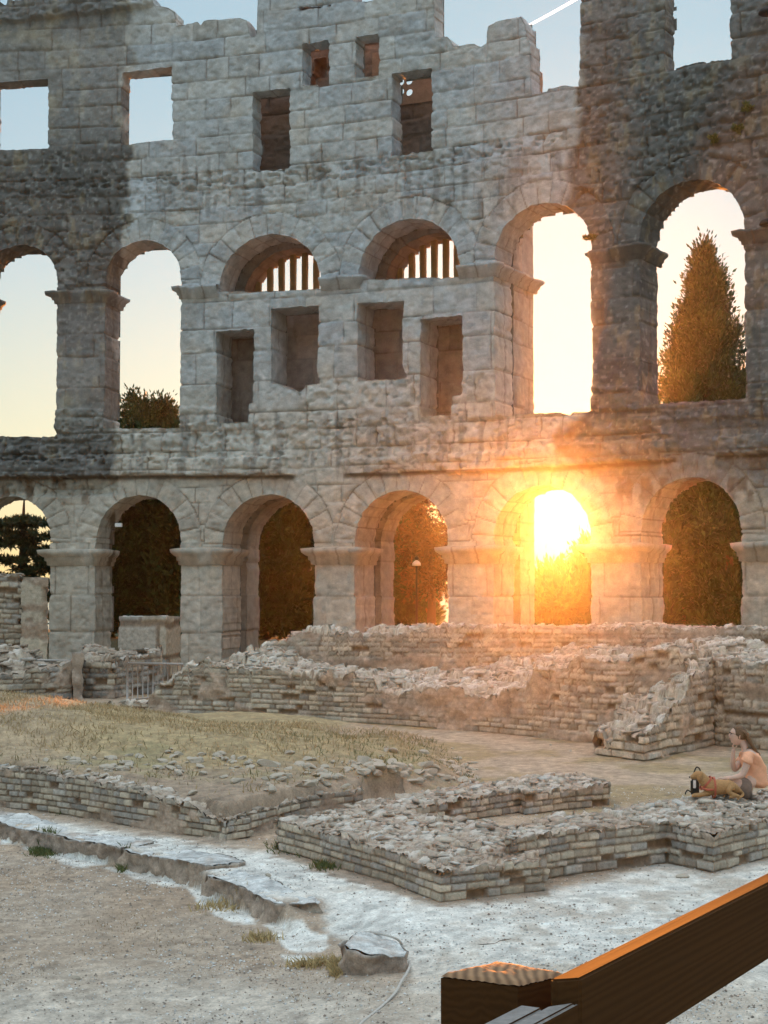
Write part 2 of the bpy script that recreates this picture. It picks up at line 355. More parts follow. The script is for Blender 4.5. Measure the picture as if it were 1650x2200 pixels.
    for q in range(1, ND + 1):
        dd = Tz(Zf) * q / ND
        sec = np.floor(dd / (0.75 + 0.3 * bf)); e = 0.03 * vn(Uf * 3, Zf * 3, dd * 3, 90) + 0.02 * vn(Uf * 9, Zf * 9, dd * 9, 91) + 0.035 * Jf + 0.02 * (hsh((bf * 1000).astype(np.int64), sec.astype(np.int64), sec.astype(np.int64) * 0, 92) - .5)
        jj = np.abs((dd / (0.75 + 0.3 * bf)) % 1.0 - 0.5) > 0.465
        e = e + 0.03 * jj
        Pq = wpos(Uf - uf * e, Zf - zf * e, d0 + dd + Df * max(0, 1 - q / 3.0))
        rows.append(Pq)
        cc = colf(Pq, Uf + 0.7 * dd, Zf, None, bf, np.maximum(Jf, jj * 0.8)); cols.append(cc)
    V = np.vstack([P] + rows); Cc = np.vstack([colr] + cols); base_i = nu * nv
    def vid(v, q): return np.where(q == 0, v, base_i + (q - 1) * NB + idx[v])
    fq = []; fr = []
    for q in range(ND):
        a0 = E[:, 0]; b0 = E[:, 1]
        A0 = a0 if q == 0 else base_i + (q - 1) * NB + idx[a0]; B0 = b0 if q == 0 else base_i + (q - 1) * NB + idx[b0]
        A1 = base_i + q * NB + idx[a0]; B1 = base_i + q * NB + idx[b0]
        fq.append(np.stack([A0, A1, B1, B0], 1)); fr.append(E[:, 2])
    quads = np.vstack([quads] + fq); rc = np.concatenate([rc] + fr)
    # plain back face, coarse
    s = max(2, int(0.16 / res)); ii = np.arange(0, nu - s, s); kk = np.arange(0, nv - s, s)
    II, KK = np.meshgrid(ii, kk, indexing='ij'); ok = keep[np.minimum(II + s // 2, nu - 2), np.minimum(KK + s // 2, nv - 2)]
    II = II[ok]; KK = KK[ok]
    gi = U[:, 0]; gk = Z[0, :]
    bb = []
    for (x, y) in ((0, 0), (0, s), (s, s), (s, 0)):
        bb.append(wpos(gi[II + x], gk[KK + y], d0 + Tz(gk[KK + y])))
    nb = len(II); Vb = np.vstack(bb); qb = np.stack([np.arange(nb), np.arange(nb) + nb, np.arange(nb) + 2 * nb, np.arange(nb) + 3 * nb], 1) + len(V)
    cb = np.tile(LIGHT * 0.45, (len(Vb), 1)); V = np.vstack([V, Vb]); Cc = np.vstack([Cc, cb]); quads = np.vstack([quads, qb]); rc = np.concatenate([rc, reg[II, KK]])
    names = regf.names
    for r_ in np.unique(rc):
        q = quads[rc == r_]; used, inv = np.unique(q, return_inverse=True)
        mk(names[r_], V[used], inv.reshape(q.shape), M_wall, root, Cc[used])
# ================================================================ THE AMPHITHEATRE WALL
T1 = 1.9; TOWD = 2.5; TOWT = 1.4
wall = empty('amphitheatre_wall', (0, 55, 0))
tag(wall, 'tall curved ruined limestone amphitheatre wall with two rows of arches and square attic openings', 'ruin wall')
def shift_px(sh, pts): return [(x + sh, y) for x, y in pts]
UP = [arch_shape(-300, -150, -225, 560, 650, 950, 950), arch_shape(-35, 122, 42, 526, 640, 936, 938), arch_shape(226, 388, 315, 516, 625, 921, 918),
      arch_shape(470, 690, 592, 502, 620, 627, 621), arch_shape(770, 987, 882, 469, 595, 602, 594), arch_shape(1062, 1270, 1175, 434, 560, 893, 884),
      arch_shape(1373, 1598, 1500, 384, 520, 872, 855), arch_shape(1735, 1990, 1860, 330, 480, 840, 820)]
LO = [arch_shape(-330, -170, -250, 1072, 1180, 1440, 1440), arch_shape(-62, 107, 25, 1067, 1180, 1470, 1470), arch_shape(206, 388, 300, 1064, 1180, 1470, 1470),
      arch_shape(478, 674, 582, 1062, 1178, 1470, 1470), arch_shape(763, 961, 868, 1053, 1175, 1470, 1470), arch_shape(1060, 1268, 1172, 1042, 1170, 1480, 1480),
      arch_shape(1377, 1592, 1490, 1025, 1162, 1490, 1490), arch_shape(1715, 1960, 1840, 1000, 1150, 1500, 1500)]
rects = [[(-15, 176), (103, 168), (103, 318), (60, 320), (-15, 323)], [(261, 153), (370, 142), (370, 300), (330, 299), (275, 311), (261, 312)],
         [(543, 197), (622, 188), (620, 240), (622, 300), (622, 361), (600, 366), (543, 367)], [(650, 95), (707, 83), (707, 181), (650, 184)],
         [(643, 18), (711, 9), (711, 14), (643, 23)], [(762, 77), (813, 69), (813, 161), (762, 168)], [(842, 158), (927, 147), (927, 322), (842, 334)],
         [(1428, -120), (1568, -150), (1568, 122), (1500, 133), (1428, 150)], [(1740, -160), (1900, -170), (1900, 100), (1740, 115)], [(-260, 200), (-140, 190), (-140, 335), (-260, 340)],
         [(465, 713), (545, 708), (545, 760), (544, 866), (536, 868), (534, 909), (465, 911)],
         [(583, 664), (682, 657), (684, 720), (680, 790), (684, 822), (655, 828), (645, 843), (620, 838), (596, 824), (583, 824)],
         [(768, 652), (868, 645), (864, 690), (864, 780), (870, 810), (860, 813), (768, 817)],
         [(903, 685), (992, 678), (992, 848), (970, 850), (969, 892), (903, 897)]]
holesF = [a['poly'] for a in UP + LO] + [wpoly(r) for r in rects]
# broken sill and pier-foot details of the open arches
holesF += [wpoly(p) for p in [[(1160, 872), (1195, 873), (1199, 886), (1222, 891), (1238, 882), (1262, 880), (1262, 800), (1160, 800)]]]
sky_px = [(-460, 30), (-200, 22), (-60, 10), (0, 6), (14, 14), (20, 4), (78, 1), (84, -12), (328, -8), (331, 12), (359, 14), (375, 26), (377, 54), (425, 47), (431, 55), (438, 45), (515, 37), (530, 43), (537, 79), (551, 76),
          (553, -110), (754, -120), (757, 2), (770, 3), (801, 0), (804, -130), (929, -140), (933, 78), (938, 79), (960, 77), (971, 92), (975, 99), (1018, 93), (1033, 99), (1044, 92), (1048, 56), (1064, 47), (1119, 36), (1128, 52), (1131, 84), (1138, 90), (1140, 136), (1141, 203),
          (1176, 197), (1178, 190), (1214, 185), (1243, 187), (1245, 102), (1243, 20), (1228, 3), (1226, -150), (1480, -200), (2000, -240)]
skyU = np.array([wpx(x, y) for x, y in sky_px])
for i in range(1, len(skyU)):
    if skyU[i, 0] <= skyU[i - 1, 0]: skyU[i, 0] = skyU[i - 1, 0] + 0.01
def bp(pts, amt, rg=0.0): return (wpoly(pts), amt, rg)
bumps = [bp([(-400, 996), (248, 984), (248, 1022), (-400, 1030)], -0.32, 0.02), bp([(248, 984), (630, 982), (632, 1021), (248, 1022)], -0.30, 0.02),
         bp([(-400, 962), (240, 950), (245, 984), (-400, 992)], -0.12, 0.03), bp([(740, 985), (850, 983), (856, 1000), (860, 1016), (740, 1018)], -0.14, 0.04),
         bp([(850, 975), (960, 972), (962, 1010), (900, 1014), (850, 1010)], -0.22, 0.05), bp([(960, 975), (1080, 968), (1180, 958), (1185, 1000), (1090, 1012), (962, 1018)], -0.2, 0.05),
         bp([(1180, 955), (1450, 944), (1452, 985), (1300, 996), (1185, 1004)], -0.28, 0.03), bp([(1535, 940), (2000, 905), (2000, 955), (1655, 972), (1540, 978)], -0.34, 0.03),
         bp([(1262, 905), (1440, 895), (1440, 935), (1262, 945)], -0.10, 0.03), bp([(1420, 870), (2000, 830), (2000, 875), (1420, 905)], -0.10, 0.02),
         bp([(-400, 915), (640, 900), (1220, 885), (1240, 960), (640, 990), (-400, 1000)], 0.0, 0.05), bp([(640, 820), (1060, 800), (1060, 900), (640, 905)], 0.0, 0.03),
         bp([(280, 372), (640, 358), (940, 322), (1225, 270), (1235, 300), (940, 352), (640, 388), (280, 400)], 0.02, 0.045),
         bp([(-400, 330), (280, 318), (280, 640), (-400, 640)], 0, 0.03), bp([(280, 400), (1225, 300), (1225, 360), (280, 470)], 0, 0.02),
         bp([(1235, 190), (1430, 160), (2000, 40), (2000, 330), (1500, 370), (1235, 450)], 0, 0.036), bp([(1240, -200), (2000, -300), (2000, 40), (1235, 190)], 0, 0.02),
         bp([(-60, 55), (0, 48), (330, 14), (330, 8), (330, -30), (-400, 10), (-400, 60)], -0.25, 0.03),
         bp([(100, 880), (255, 878), (262, 945), (90, 950)], -0.16, 0.02), bp([(372, 876), (465, 874), (465, 915), (372, 918)], -0.10, 0.01), bp([(1262, 832), (1412, 830), (1418, 880), (1262, 884)], -0.14, 0.02),
         bp([(0, 1030), (250, 1024), (250, 1062), (0, 1066)], 0.14, 0.06), bp([(1255, 1002), (1345, 998), (1345, 1035), (1260, 1040)], 0.16, 0.02), bp([(1610, 978), (2000, 960), (2000, 1010), (1610, 1024)], 0.16, 0.03)]
# short dark putlog slots in the eroded course, and joist holes of the mid frieze
random.seed(5)
for x in range(20, 1240, 30):
    for r in range(2):
        xx = x + random.uniform(-8, 8); yy = np.interp(xx, [0, 280, 640, 940, 1225], [392, 386, 372, 338, 285]) + r * random.choice([0, 14, 26]) + random.uniform(-4, 4)
        L_ = random.uniform(6, 13)
        if random.random() < 0.6: bumps.append(bp([(xx - L_, yy - 2), (xx + L_, yy - 3.5), (xx + L_, yy + 1), (xx - L_, yy + 2.5)], 0.14, 0))
ZUI = wpx(700, 600)[1]; ZLI = wpx(700, 1178)[1]; ZC = wpx(600, 1020)[1]; ZSILL = wpx(600, 905)[1]; ZATT = wpx(600, 470)[1]
class Reg:
    def __init__(s, low, up, extra=True):
        s.names = []; s.low = low; s.up = up
    def rid(s, n): s.names.append(n); return len(s.names) - 1
    def __call__(s, U, Z, ring):
        R_ = np.zeros(U.shape, int)
        at = s.rid('attic_wall'); sp = s.rid('spandrel_wall'); co = s.rid('cornice_band'); 
        R_[:] = at
        R_[Z < ZATT - 0.3] = sp; R_[(Z < ZSILL) & (Z > ZC)] = co; R_[Z <= ZC] = sp
        for A, zi, zb in ((s.low, ZLI, -9), (s.up, ZUI, ZSILL)):
            cen = [a['uc'] for a in A]; cen = [-9] + cen + [99]
            for i in range(len(cen) - 1):
                m = (U >= cen[i]) & (U < cen[i + 1]) & (Z < zi) & (Z >= zb)
                if m.any():
                    R_[m] = s.rid('pier')
        lo2, up2 = len(s.low), len(s.up)
        for i in range(lo2 + up2):
            m = (ring == i) & (Z > -5)
            if m.any(): R_[m] = s.rid('arch')
        a, b = s.up[3]['ul'] - 0.35, s.up[4]['ur'] + 0.2
        m = (U > a) & (U < b) & (Z < ZUI + 0.15) & (Z >= ZSILL)
        R_[m] = s.rid('infill_wall')
        return R_
UA = wpx(-430, 1200)[0]; UB = wpx(1960, 1200)[0]
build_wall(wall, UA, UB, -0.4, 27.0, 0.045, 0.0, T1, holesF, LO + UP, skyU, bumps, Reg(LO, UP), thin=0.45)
# ---- impost mouldings
def impost(pts_ud, ztop, prof, parent, seed, T=T1):
    """pts_ud: path in (u,d) seen from above running round the pier face; prof: (overhang, dz)"""
    P = []; 
    for a, b in zip(pts_ud[:-1], pts_ud[1:]):
        n = max(2, int(math.hypot(b[0] - a[0], b[1] - a[1]) / 0.06))
        for t in np.linspace(0, 1, n, endpoint=False): P.append((a[0] + (b[0] - a[0]) * t, a[1] + (b[1] - a[1]) * t))
    P.append(pts_ud[-1]); P = np.array(P); Tn = np.gradient(P, axis=0); Tn /= np.linalg.norm(Tn, axis=1)[:, None] + 1e-9
    N = np.stack([Tn[:, 1], -Tn[:, 0]], 1)                       # outward (towards smaller d on the face when u grows)
    # corners: extend
    sc = np.ones(len(P)); cr = np.abs(np.gradient(Tn[:, 0])) + np.abs(np.gradient(Tn[:, 1])); sc = np.where(cr > 0.2, 1.35, 1.0)
    V = []; C_ = []
    for (o, dz) in prof:
        er = 1 + 0.25 * vn(P[:, 0] * 2.5, P[:, 1] * 2.5, seed) - 0.9 * sstep(0.45, 0.7, vn(P[:, 0] * 1.7, P[:, 1] * 1.7, seed + 9.3, 4)); er = np.clip(er, 0.25, 1.2)
        Q = P + N * (o * sc * er + 0.012 * vn(P[:, 0] * 11, P[:, 1] * 11, dz * 30, seed))[:, None]
        V.append(wpos(Q[:, 0], ztop + dz + 0.02 * vn(P[:, 0] * 2, P[:, 1] * 2, dz, seed), Q[:, 1]))
    V = np.stack(V, 1).reshape(-1, 3); U_ = np.repeat(P[:, 0] + P[:, 1], len(prof)); Z_ = np.tile([ztop + q[1] for q in prof], len(P))
    jj = (np.abs((U_ / 0.9) % 1 - 0.5) > 0.48).astype(float)
    cc = wall_col(V, U_, Z_ , None, 0.5 + 0 * U_, jj) * 0.95
    return mk('impost', V, gridF(len(P), len(prof)), M_wall, parent, cc)
PRU = [(-0.02, -0.42), (0.06, -0.40), (0.07, -0.27), (0.13, -0.25), (0.15, -0.15), (0.29, -0.06), (0.31, 0.03), (0.0, 0.07), (-0.05, 0.07)]
PRL = [(-0.02, -0.60), (0.07, -0.58), (0.08, -0.44), (0.13, -0.42), (0.14, -0.28), (0.20, -0.25), (0.31, -0.14), (0.34, 0.0), (0.0, 0.05), (-0.05, 0.05)]
for i in range(len(LO) - 1):
    a, b = LO[i]['ur'], LO[i + 1]['ul']
    impost([(a, T1), (a, 0), (b, 0), (b, T1)], ZLI, PRL, wall, 3 + i)
for i in range(len(UP) - 1):
    a, b = UP[i]['ur'], UP[i + 1]['ul']
    if i == 2: path = [(a, T1), (a, 0), (b, 0)]
    elif i == 3: path = [(a, 0), (b, 0), (b, 0.4)]
    elif i == 4: path = [(a, 0), (b, 0), (b, 3.9)]
    else: path = [(a, T1), (a, 0), (b, 0), (b, T1)]
    impost(path, ZUI + (0.05 if i > 4 else 0), PRU, wall, 30 + i)
# ---- stair tower behind the pale bays (its outer wall, side wall, added floors, stone window bars)
tower = empty('stair_tower', (0, 58, 0))
tag(tower, 'inner stair tower behind the pale middle bays with stone barred windows and pierced stone panel', 'tower')
uL = LO[2]['ur'] + 0.05; uR = LO[5]['ul'] - 0.02
zLin = wpx(600, 623)[1]
def cut(a, zb):
    th = np.linspace(0, math.pi, 40); return np.array([(a['ur'], zb)] + [(a['uc'] + a['r'] * math.cos(t), a['zc'] + a['r'] * math.sin(t)) for t in th] + [(a['ul'], zb)])
holesT = [LO[3]['poly'], LO[4]['poly'], cut(UP[3], zLin), cut(UP[4], zLin - 0.0), wpoly([(808, 112), (935, 98), (935, 203), (808, 209)], TOWD),
          wpoly([(668, 160), (676, 158), (677, 200), (669, 200)], TOWD), wpoly([(676, 128), (700, 125), (700, 165), (676, 168)], TOWD)]
ztw = wpx(690, 106, TOWD + TOWT)[1]
_u9 = wpx(915, 150, TOWD)[0]
skT = np.array([(uL - 1, ztw), (_u9, ztw), (_u9 + .1, ztw - 2.4), (uR + 1, ztw - 4.2)])
class RegT:
    names = ['outer_wall']
    def __call__(s, U, Z, ring): return np.zeros(U.shape, int)
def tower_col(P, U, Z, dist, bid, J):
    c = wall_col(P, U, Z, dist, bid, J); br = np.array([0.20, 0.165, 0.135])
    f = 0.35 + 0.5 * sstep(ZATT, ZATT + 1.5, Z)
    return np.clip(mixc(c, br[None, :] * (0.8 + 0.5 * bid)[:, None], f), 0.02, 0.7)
build_wall(tower, uL, uR, -0.3, ztw + 0.3, 0.055, TOWD, TOWT, holesT, [LO[3], LO[4], UP[3], UP[4]], skT, [], RegT(), colf=tower_col, jag=0.03)
def uz_panel(name, u0, u1, z0, z1, dA, dB, parent, mat, res=0.06, along='d', tint=None):
    """masonry surface standing across the wall (along d) at u0"""
    na = max(2, int((dB - dA) / res)); nz = int((z1 - z0) / res)
    Dv, Z = np.meshgrid(np.linspace(dA, dB, na), np.linspace(z0, z1, nz), indexing='ij')
    dist, bid, ring = blocks(Dv + 20.3, Z, [])
    J = sstep(0.045, 0.008, dist); n = fbm(Dv * 2.6, Z * 2.6, 4, 85, 5)
    D = (bid - 0.5) * 0.06 - n * 0.06 + J * 0.07
    P = wpos((u0 - D + 0.0).ravel(), Z.ravel(), Dv.ravel())
    cc = wall_col(P, Dv.ravel() + 20, Z.ravel(), None, bid.ravel(), J.ravel())
    if tint is not None: cc = mixc(cc, np.array(tint)[None, :], 0.35 + 0 * cc[:, 0])
    return mk(name, P, gridF(na, nz), mat, parent, cc)
side = uz_panel('side_wall', UP[5]['ul'], 0, ZSILL - 0.3, wpx(1150, 142, 3.9)[1], 1.7, 2.65, tower, M_wall, tint=(.42, .30, .24))
uz_panel('side_wall', UP[5]['ul'] - 0.7, 0, ZSILL - 0.3, ztw - 4.3, 1.9, 2.5, tower, M_wall)
uz_panel('side_wall', UP[3]['ul'] - 0.6, 0, ZSILL - 0.3, ztw, 1.9, 2.5, tower, M_wall)
# projecting bracket stone at the broken tower top
def ucub(u0, u1, z0, z1, d0, d1, name, parent, mat, col, bev=0.03, seed=1):
    bm = bmesh.new(); vs = []
    for (u, z, d) in [(u0, z0, d0), (u1, z0, d0), (u1, z1, d0), (u0, z1, d0), (u0, z0, d1), (u1, z0, d1), (u1, z1, d1), (u0, z1, d1)]:
        vs.append(bm.verts.new(wpos(np.array([u]), np.array([z]), d)[0]))
    for f in ((0, 1, 2, 3), (5, 4, 7, 6), (4, 0, 3, 7), (1, 5, 6, 2), (3, 2, 6, 7), (4, 5, 1, 0)): bm.faces.new([vs[i] for i in f])
    bmesh.ops.bevel(bm, geom=list(bm.edges), offset=bev, segments=2, affect='EDGES')
    bmesh.ops.subdivide_edges(bm, edges=[e for e in bm.edges if e.calc_length() > 0.3], cuts=3, use_grid_fill=True)
    rnd = random.Random(seed)
    for v in bm.verts: v.co += Vector([rnd.uniform(-1, 1) * 0.012 for _ in range(3)])
    o = frombm(name, bm, mat, parent)
    at = o.data.color_attributes.new('col', 'FLOAT_COLOR', 'POINT'); at.data.foreach_set('color', np.tile(np.array([*col, 1.0], np.float32), len(o.data.vertices)))
    return o
ue = UP[5]['ul']
za, zb_ = wpx(1150, 200, 3.0)[1], wpx(1150, 150, 3.0)[1]
ub = wpx(1161, 170, 3.3)[0]; za, zb_ = wpx(1150, 196, 3.0)[1], wpx(1150, 146, 3.0)[1]
ucub(ub - 0.9, ub - 0.08, za - 0.9, zb_ + 0.15, 0.7, 3.3, 'tower_cornice', tower, M_wall, (.36, .27, .21), seed=3)
ucub(ub - 0.9, ub + 0.02, za + 0.0, zb_ - 0.05, 2.3, 3.5, 'tower_cornice', tower, M_wall, (.36, .24, .18), seed=4)
# window bars of stone
for A in (UP[3], UP[4]):
    n = 9
    for i in range(n):
        u = A['ul'] + (i + 0.55) * (2 * A['r']) / n; h = math.sqrt(max(0, A['r'] ** 2 - (u - A['uc']) ** 2))
        if h < 0.3: continue
        ucub(u - 0.095, u + 0.095, zLin - 0.1, A['zc'] + h + 0.05, TOWD + TOWT - 0.45, TOWD + TOWT - 0.2, 'window_bar', tower, M_wall, (.42, .31, .16), bev=0.02, seed=i)
# slabs added as floors to keep the tower interior dark
for (z, dd1) in ((ZSILL - 0.55, TOWD + 0.2), (ZATT + 1.9, TOWD + 0.2)):
    us = np.linspace(UP[3]['ul'] - 0.8, UP[5]['ul'] - 0.6, 30); V = []
    for zz in (z, z + 0.35):
        for d in (T1 - 0.1, dd1): V.append(wpos(us, np.full(30, zz), d))
    V = np.vstack(V); Fq = []
    for i in range(29):
        for a, b in ((0, 30), (90, 60)): Fq.append((a + i, a + i + 1, b + i + 1, b + i))
    mk('added_floor_slab', V, Fq, M_wall, tower, np.tile(LIGHT * 0.7, (len(V), 1)))
# pierced stone panel (four-lobed opening)
def pierced():
    u0, z0 = wpx(806, 228, TOWD - 0.02); u1, z1 = wpx(938, 100, TOWD - 0.02); res = 0.022
    nu = int((u1 - u0) / res); nv = int((z1 - z0) / res)
    U, Z = np.meshgrid(np.linspace(u0 - .1, u1 + .1, nu), np.linspace(z0 - .1, z1 + .1, nv), indexing='ij')
    h = np.full(U.shape, 9.0)
    for (x, y) in ((862, 177), (880, 175), (862, 198), (880, 199)):
        cu, cz = wpx(x, y, TOWD); h = np.minimum(h, np.hypot(U - cu, Z - cz) - 0.135)
    cu, cz = wpx(871, 187, TOWD); h = np.maximum(h, 0.03 - np.minimum(np.abs(U - cu), np.abs(Z - cz)))
    s = -h; gu, gz = np.gradient(s, U[1, 0] - U[0, 0], Z[0, 1] - Z[0, 0]); g2 = np.maximum(gu ** 2 + gz ** 2, .3)
    cen = (s[:-1, :-1] + s[1:, :-1] + s[1:, 1:] + s[:-1, 1:]) / 4; keep = cen < 0
    mv = np.abs(s) < res * 1.2; U = np.where(mv, U - s / g2 * gu, U); Z = np.where(mv, Z - s / g2 * gz, Z)
    I, K = np.nonzero(keep); a = I * nv + K; q = np.stack([a, a + nv, a + nv + 1, a + 1], 1)
    V = np.vstack([wpos(U.ravel(), Z.ravel(), TOWD - 0.06), wpos(U.ravel(), Z.ravel(), TOWD + 0.04)]); q = np.vstack([q, q[:, ::-1] + nu * nv])
    mk('pierced_panel', V, q, M_wall, tower, np.tile(np.array([.40, .31, .24]), (len(V), 1)))
pierced()
# ================================================================ GROUND
def ctrl(x, yb, z, Y=None):
    p = onz(x, yb, z) if Y is None else np.array([(x - 825) / F * Y, Y, z]); return (p[0], p[1], z)
# mound of earth: control points (x, y, height)
MC = [ctrl(-60, 1500, 1.05, 29), ctrl(0, 1500, 1.05, 29), ctrl(100, 1512, .98, 29), ctrl(200, 1530, .8, 29), ctrl(330, 1540, .62, 29), ctrl(480, 1552, .5, 28.5), ctrl(620, 1560, .42, 28), ctrl(800, 1572, .3, 27.5), ctrl(930, 1600, .12, 26.5), ctrl(1030, 1640, 0.0, 26),
      ctrl(-60, 1570, 1.0, 26), ctrl(100, 1560, .98, 26), ctrl(300, 1580, .85, 25.5), ctrl(500, 1590, .75, 25), ctrl(700, 1600, .62, 24.5), ctrl(880, 1620, .42, 24),
      ctrl(60, 1650, .62, 22.6), ctrl(250, 1680, .55, 21.8), ctrl(420, 1710, .42, 20.8), ctrl(560, 1700, .5, 21.3), ctrl(700, 1680, .5, 21.6), ctrl(820, 1660, .5, 22.3), ctrl(960, 1650, .4, 23), ctrl(1020, 1685, .08, 23.2), ctrl(780, 1715, .2, 21.0),
      ctrl(-60, 1500, .6, 33), ctrl(200, 1500, .4, 32), ctrl(500, 1500, .15, 31.5), ctrl(800, 1500, .05, 31), ctrl(1000, 1500, 0, 30), ctrl(-60, 1500, .1, 38), ctrl(300, 1500, .0, 36.5)]
MC = np.array(MC)
def inpoly(x, y, P):
    P = np.asarray(P); ins = np.zeros(x.shape, bool); n = len(P)
    for i in range(n):
        a = P[i]; b = P[(i + 1) % n]
        if a[1] == b[1]: continue
        ins ^= ((a[1] > y) != (b[1] > y)) & (x < a[0] + (y - a[1]) * (b[0] - a[0]) / (b[1] - a[1]))
    return ins
mound_poly = np.array([onz(x, y, z)[:2] for x, y, z in [(-900, 1560, .6), (-620, 1580, .6), (0, 1652, .5), (385, 1727, .35), (485, 1764, .25), (655, 1716, .3), (775, 1702, .3), (800, 1716, .1), (900, 1720, 0), (1045, 1690, 0), (1010, 1640, 0), (940, 1590, 0), (800, 1560, 0), (500, 1545, 0), (200, 1540, 0), (-900, 1500, 0)]])
def mound_h(x, y):
    w_ = 0; s = 0
    for (a, b, h) in MC:
        k = 1.0 / (((x - a) / 1.0) ** 2 + ((y - b) / 1.6) ** 2 + 0.12) ** 2; w_ = w_ + k; s = s + k * h
    # zero anchors outside
    sd = poly_sdf(x, y, mound_poly); sd = np.where(sd > 8, 3.0, sd)
    fade = sstep(0.25, -0.9, sd)
    front = sstep(0.05, -0.15, sd)
    near = y < 22.8
    return s / w_ * np.where(near & (x < 0.3), front, fade)
kerb_top = [(-700, 1640), (-300, 1700), (-40, 1757), (0, 1765), (116, 1793), (262, 1821), (417, 1858), (443, 1874), (594, 1934), (660, 1962), (740, 2045), (800, 2060), (872, 2056), (1100, 2300)]
kerb_xy = np.array([onz(x, y, 0)[:2] for x, y in kerb_top])
arena = np.vstack([kerb_xy, [(kerb_xy[-1][0] + 2.5, 7.0)], [(kerb_xy[-1][0], 2)], [(-30, 2)], [(-30, kerb_xy[0][1])]])
ruin_polys = []
def ground_h(x, y):
    sd = np.clip(poly_sdf(x, y, arena), -3, 3)
    arena_drop = -0.22 * sstep(0.02, -0.05, sd)
    # level out towards the lower right where the gravel runs through
    lv = sstep(13.6, 11.8, y) * sstep(-1.6, 0.2, x)
    wd_ = 0.05 + 1.1 * sstep(-1.0, -.45, x)
    arena_drop = -0.22 * (sstep(wd_ - .03, -0.05 - .25 * wd_, sd) * (1 - lv) + lv * sstep(0.9, -2.2, sd))
    z = mound_h(x, y) + arena_drop + 0.8 * sstep(60, 66, y)
    return z
def in_px(px, py, pts, w_=6.0, nz=None):
    s = poly_sdf(px / 100.0, py / 100.0, np.array(pts) / 100.0) * 100
    if nz is not None: s = s + nz
    return sstep(w_, -w_, s)
def ground_col(x, y, z):
    px, py = proj(x, y, z)
    n1 = fbm(x * 0.8, y * 0.8, 0, 200, 5); n2 = fbm(x * 3, y * 3, 0, 201, 5); n3 = fbm(x * 9, y * 9, 0, 202, 4)
    nz = 10 * n2 + 8 * n3
    dirt = np.array([.37, .275, .20]); straw = np.array([.40, .295, .165]); grn = np.array([.23, .185, .10]); gravel = np.array([.53, .465, .395]); white = np.array([.74, .715, .67]); court = np.array([.47, .355, .26])
    c = mixc(dirt[None, :] * np.ones((len(x), 1)), gravel, np.clip(0.5 + 1.5 * n1, 0, 1) * 0.3)
    near = sstep(2040, 2170, py + 40 * n1 + 20 * n2 - 0.02 * (px - 300))
    c = mixc(c, gravel, near * 0.9)
    # court behind the low walls
    c = mixc(c, mixc(court[None, :] * np.ones((len(x), 1)), straw * 0.9, sstep(-.1, .3, n1)), sstep(19.0, 20.0, y))
    # pale path
    pathp = [(-400, 1650), (0, 1733), (490, 1800), (600, 1830), (940, 1940), (1175, 1915), (1430, 1852), (1530, 1880), (1700, 1840), (2600, 1780), (4000, 2500), (900, 2500), (880, 2090), (700, 2000), (690, 1936), (594, 1936), (443, 1872), (260, 1820), (0, 1762), (-400, 1700)]
    pm = in_px(px, py, pathp, 14, nz); c = mixc(c, mixc(white[None, :] * np.ones((len(x), 1)), gravel * 1.12, np.clip(0.22 + .55 * n1 + .5 * n2 + sstep(1990, 2130, py) * .75, 0, 1)), pm)
    rim = in_px(px, py, [(-400, 1640), (0, 1725), (490, 1800), (600, 1770), (780, 1740), (790, 1770), (640, 1800), (560, 1832), (480, 1822), (0, 1746), (-400, 1665)], 8, nz); c = mixc(c, dirt * 1.15, rim * 0.85)
    rim2 = in_px(px, py, [(590, 1822), (700, 1852), (945, 1932), (1175, 1910), (1180, 1925), (945, 1950), (700, 1878), (585, 1838)], 5, nz); c = mixc(c, dirt * 0.9, rim2 * 0.8)
    # flush white slabs in the arena floor
    for P in ([(52, 1822), (130, 1822), (228, 1848), (232, 1858), (180, 1862), (100, 1845)], [(222, 1862), (300, 1868), (410, 1896), (405, 1906), (350, 1906), (280, 1885)], [(402, 1908), (440, 1912), (545, 1972), (548, 1984), (500, 1984), (430, 1945)],
              [(565, 1986), (650, 1974), (668, 2004), (700, 2008), (708, 2030), (690, 2044), (620, 2044), (600, 2022)], [(604, 2052), (650, 2054), (690, 2064), (640, 2070), (622, 2068)], [(0, 1800), (40, 1806), (50, 1815), (0, 1815)]):
        m = in_px(px, py, P, 4, nz * 0.6); c = mixc(c, white * 1.05, m)
    # mound: straw, green and bare earth
    hm = mound_h(x, y); mm = sstep(0.04, 0.2, hm)
    g = mixc(straw[None, :] * np.ones((len(x), 1)), dirt * 0.9, sstep(1600, 1680, py + 50 * n1 + 30 * n2)); g = mixc(g, grn * 1.3, sstep(0.02, 0.3, n1 + 0.6 * n2) * sstep(1560, 1600, py) * sstep(1690, 1650, py) * 0.9)
    g = mixc(g, dirt, sstep(250, 60, px) * 0.5)
    c = mixc(c, g, mm)
    n4 = vn(x * 22, y * 9, 0, 207)
    c = c * (0.98 + 0.40 * n3 + 0.28 * n2 + 0.15 * n1 + .10 * n4)[:, None]
    c = mixc(c, dirt * .62, sstep(.12, .42, n2 + .6 * n1 + .3 * n3) * .45 * (1 - mm))
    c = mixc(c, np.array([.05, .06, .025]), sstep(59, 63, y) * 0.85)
    return np.clip(c, 0.02, 0.8)
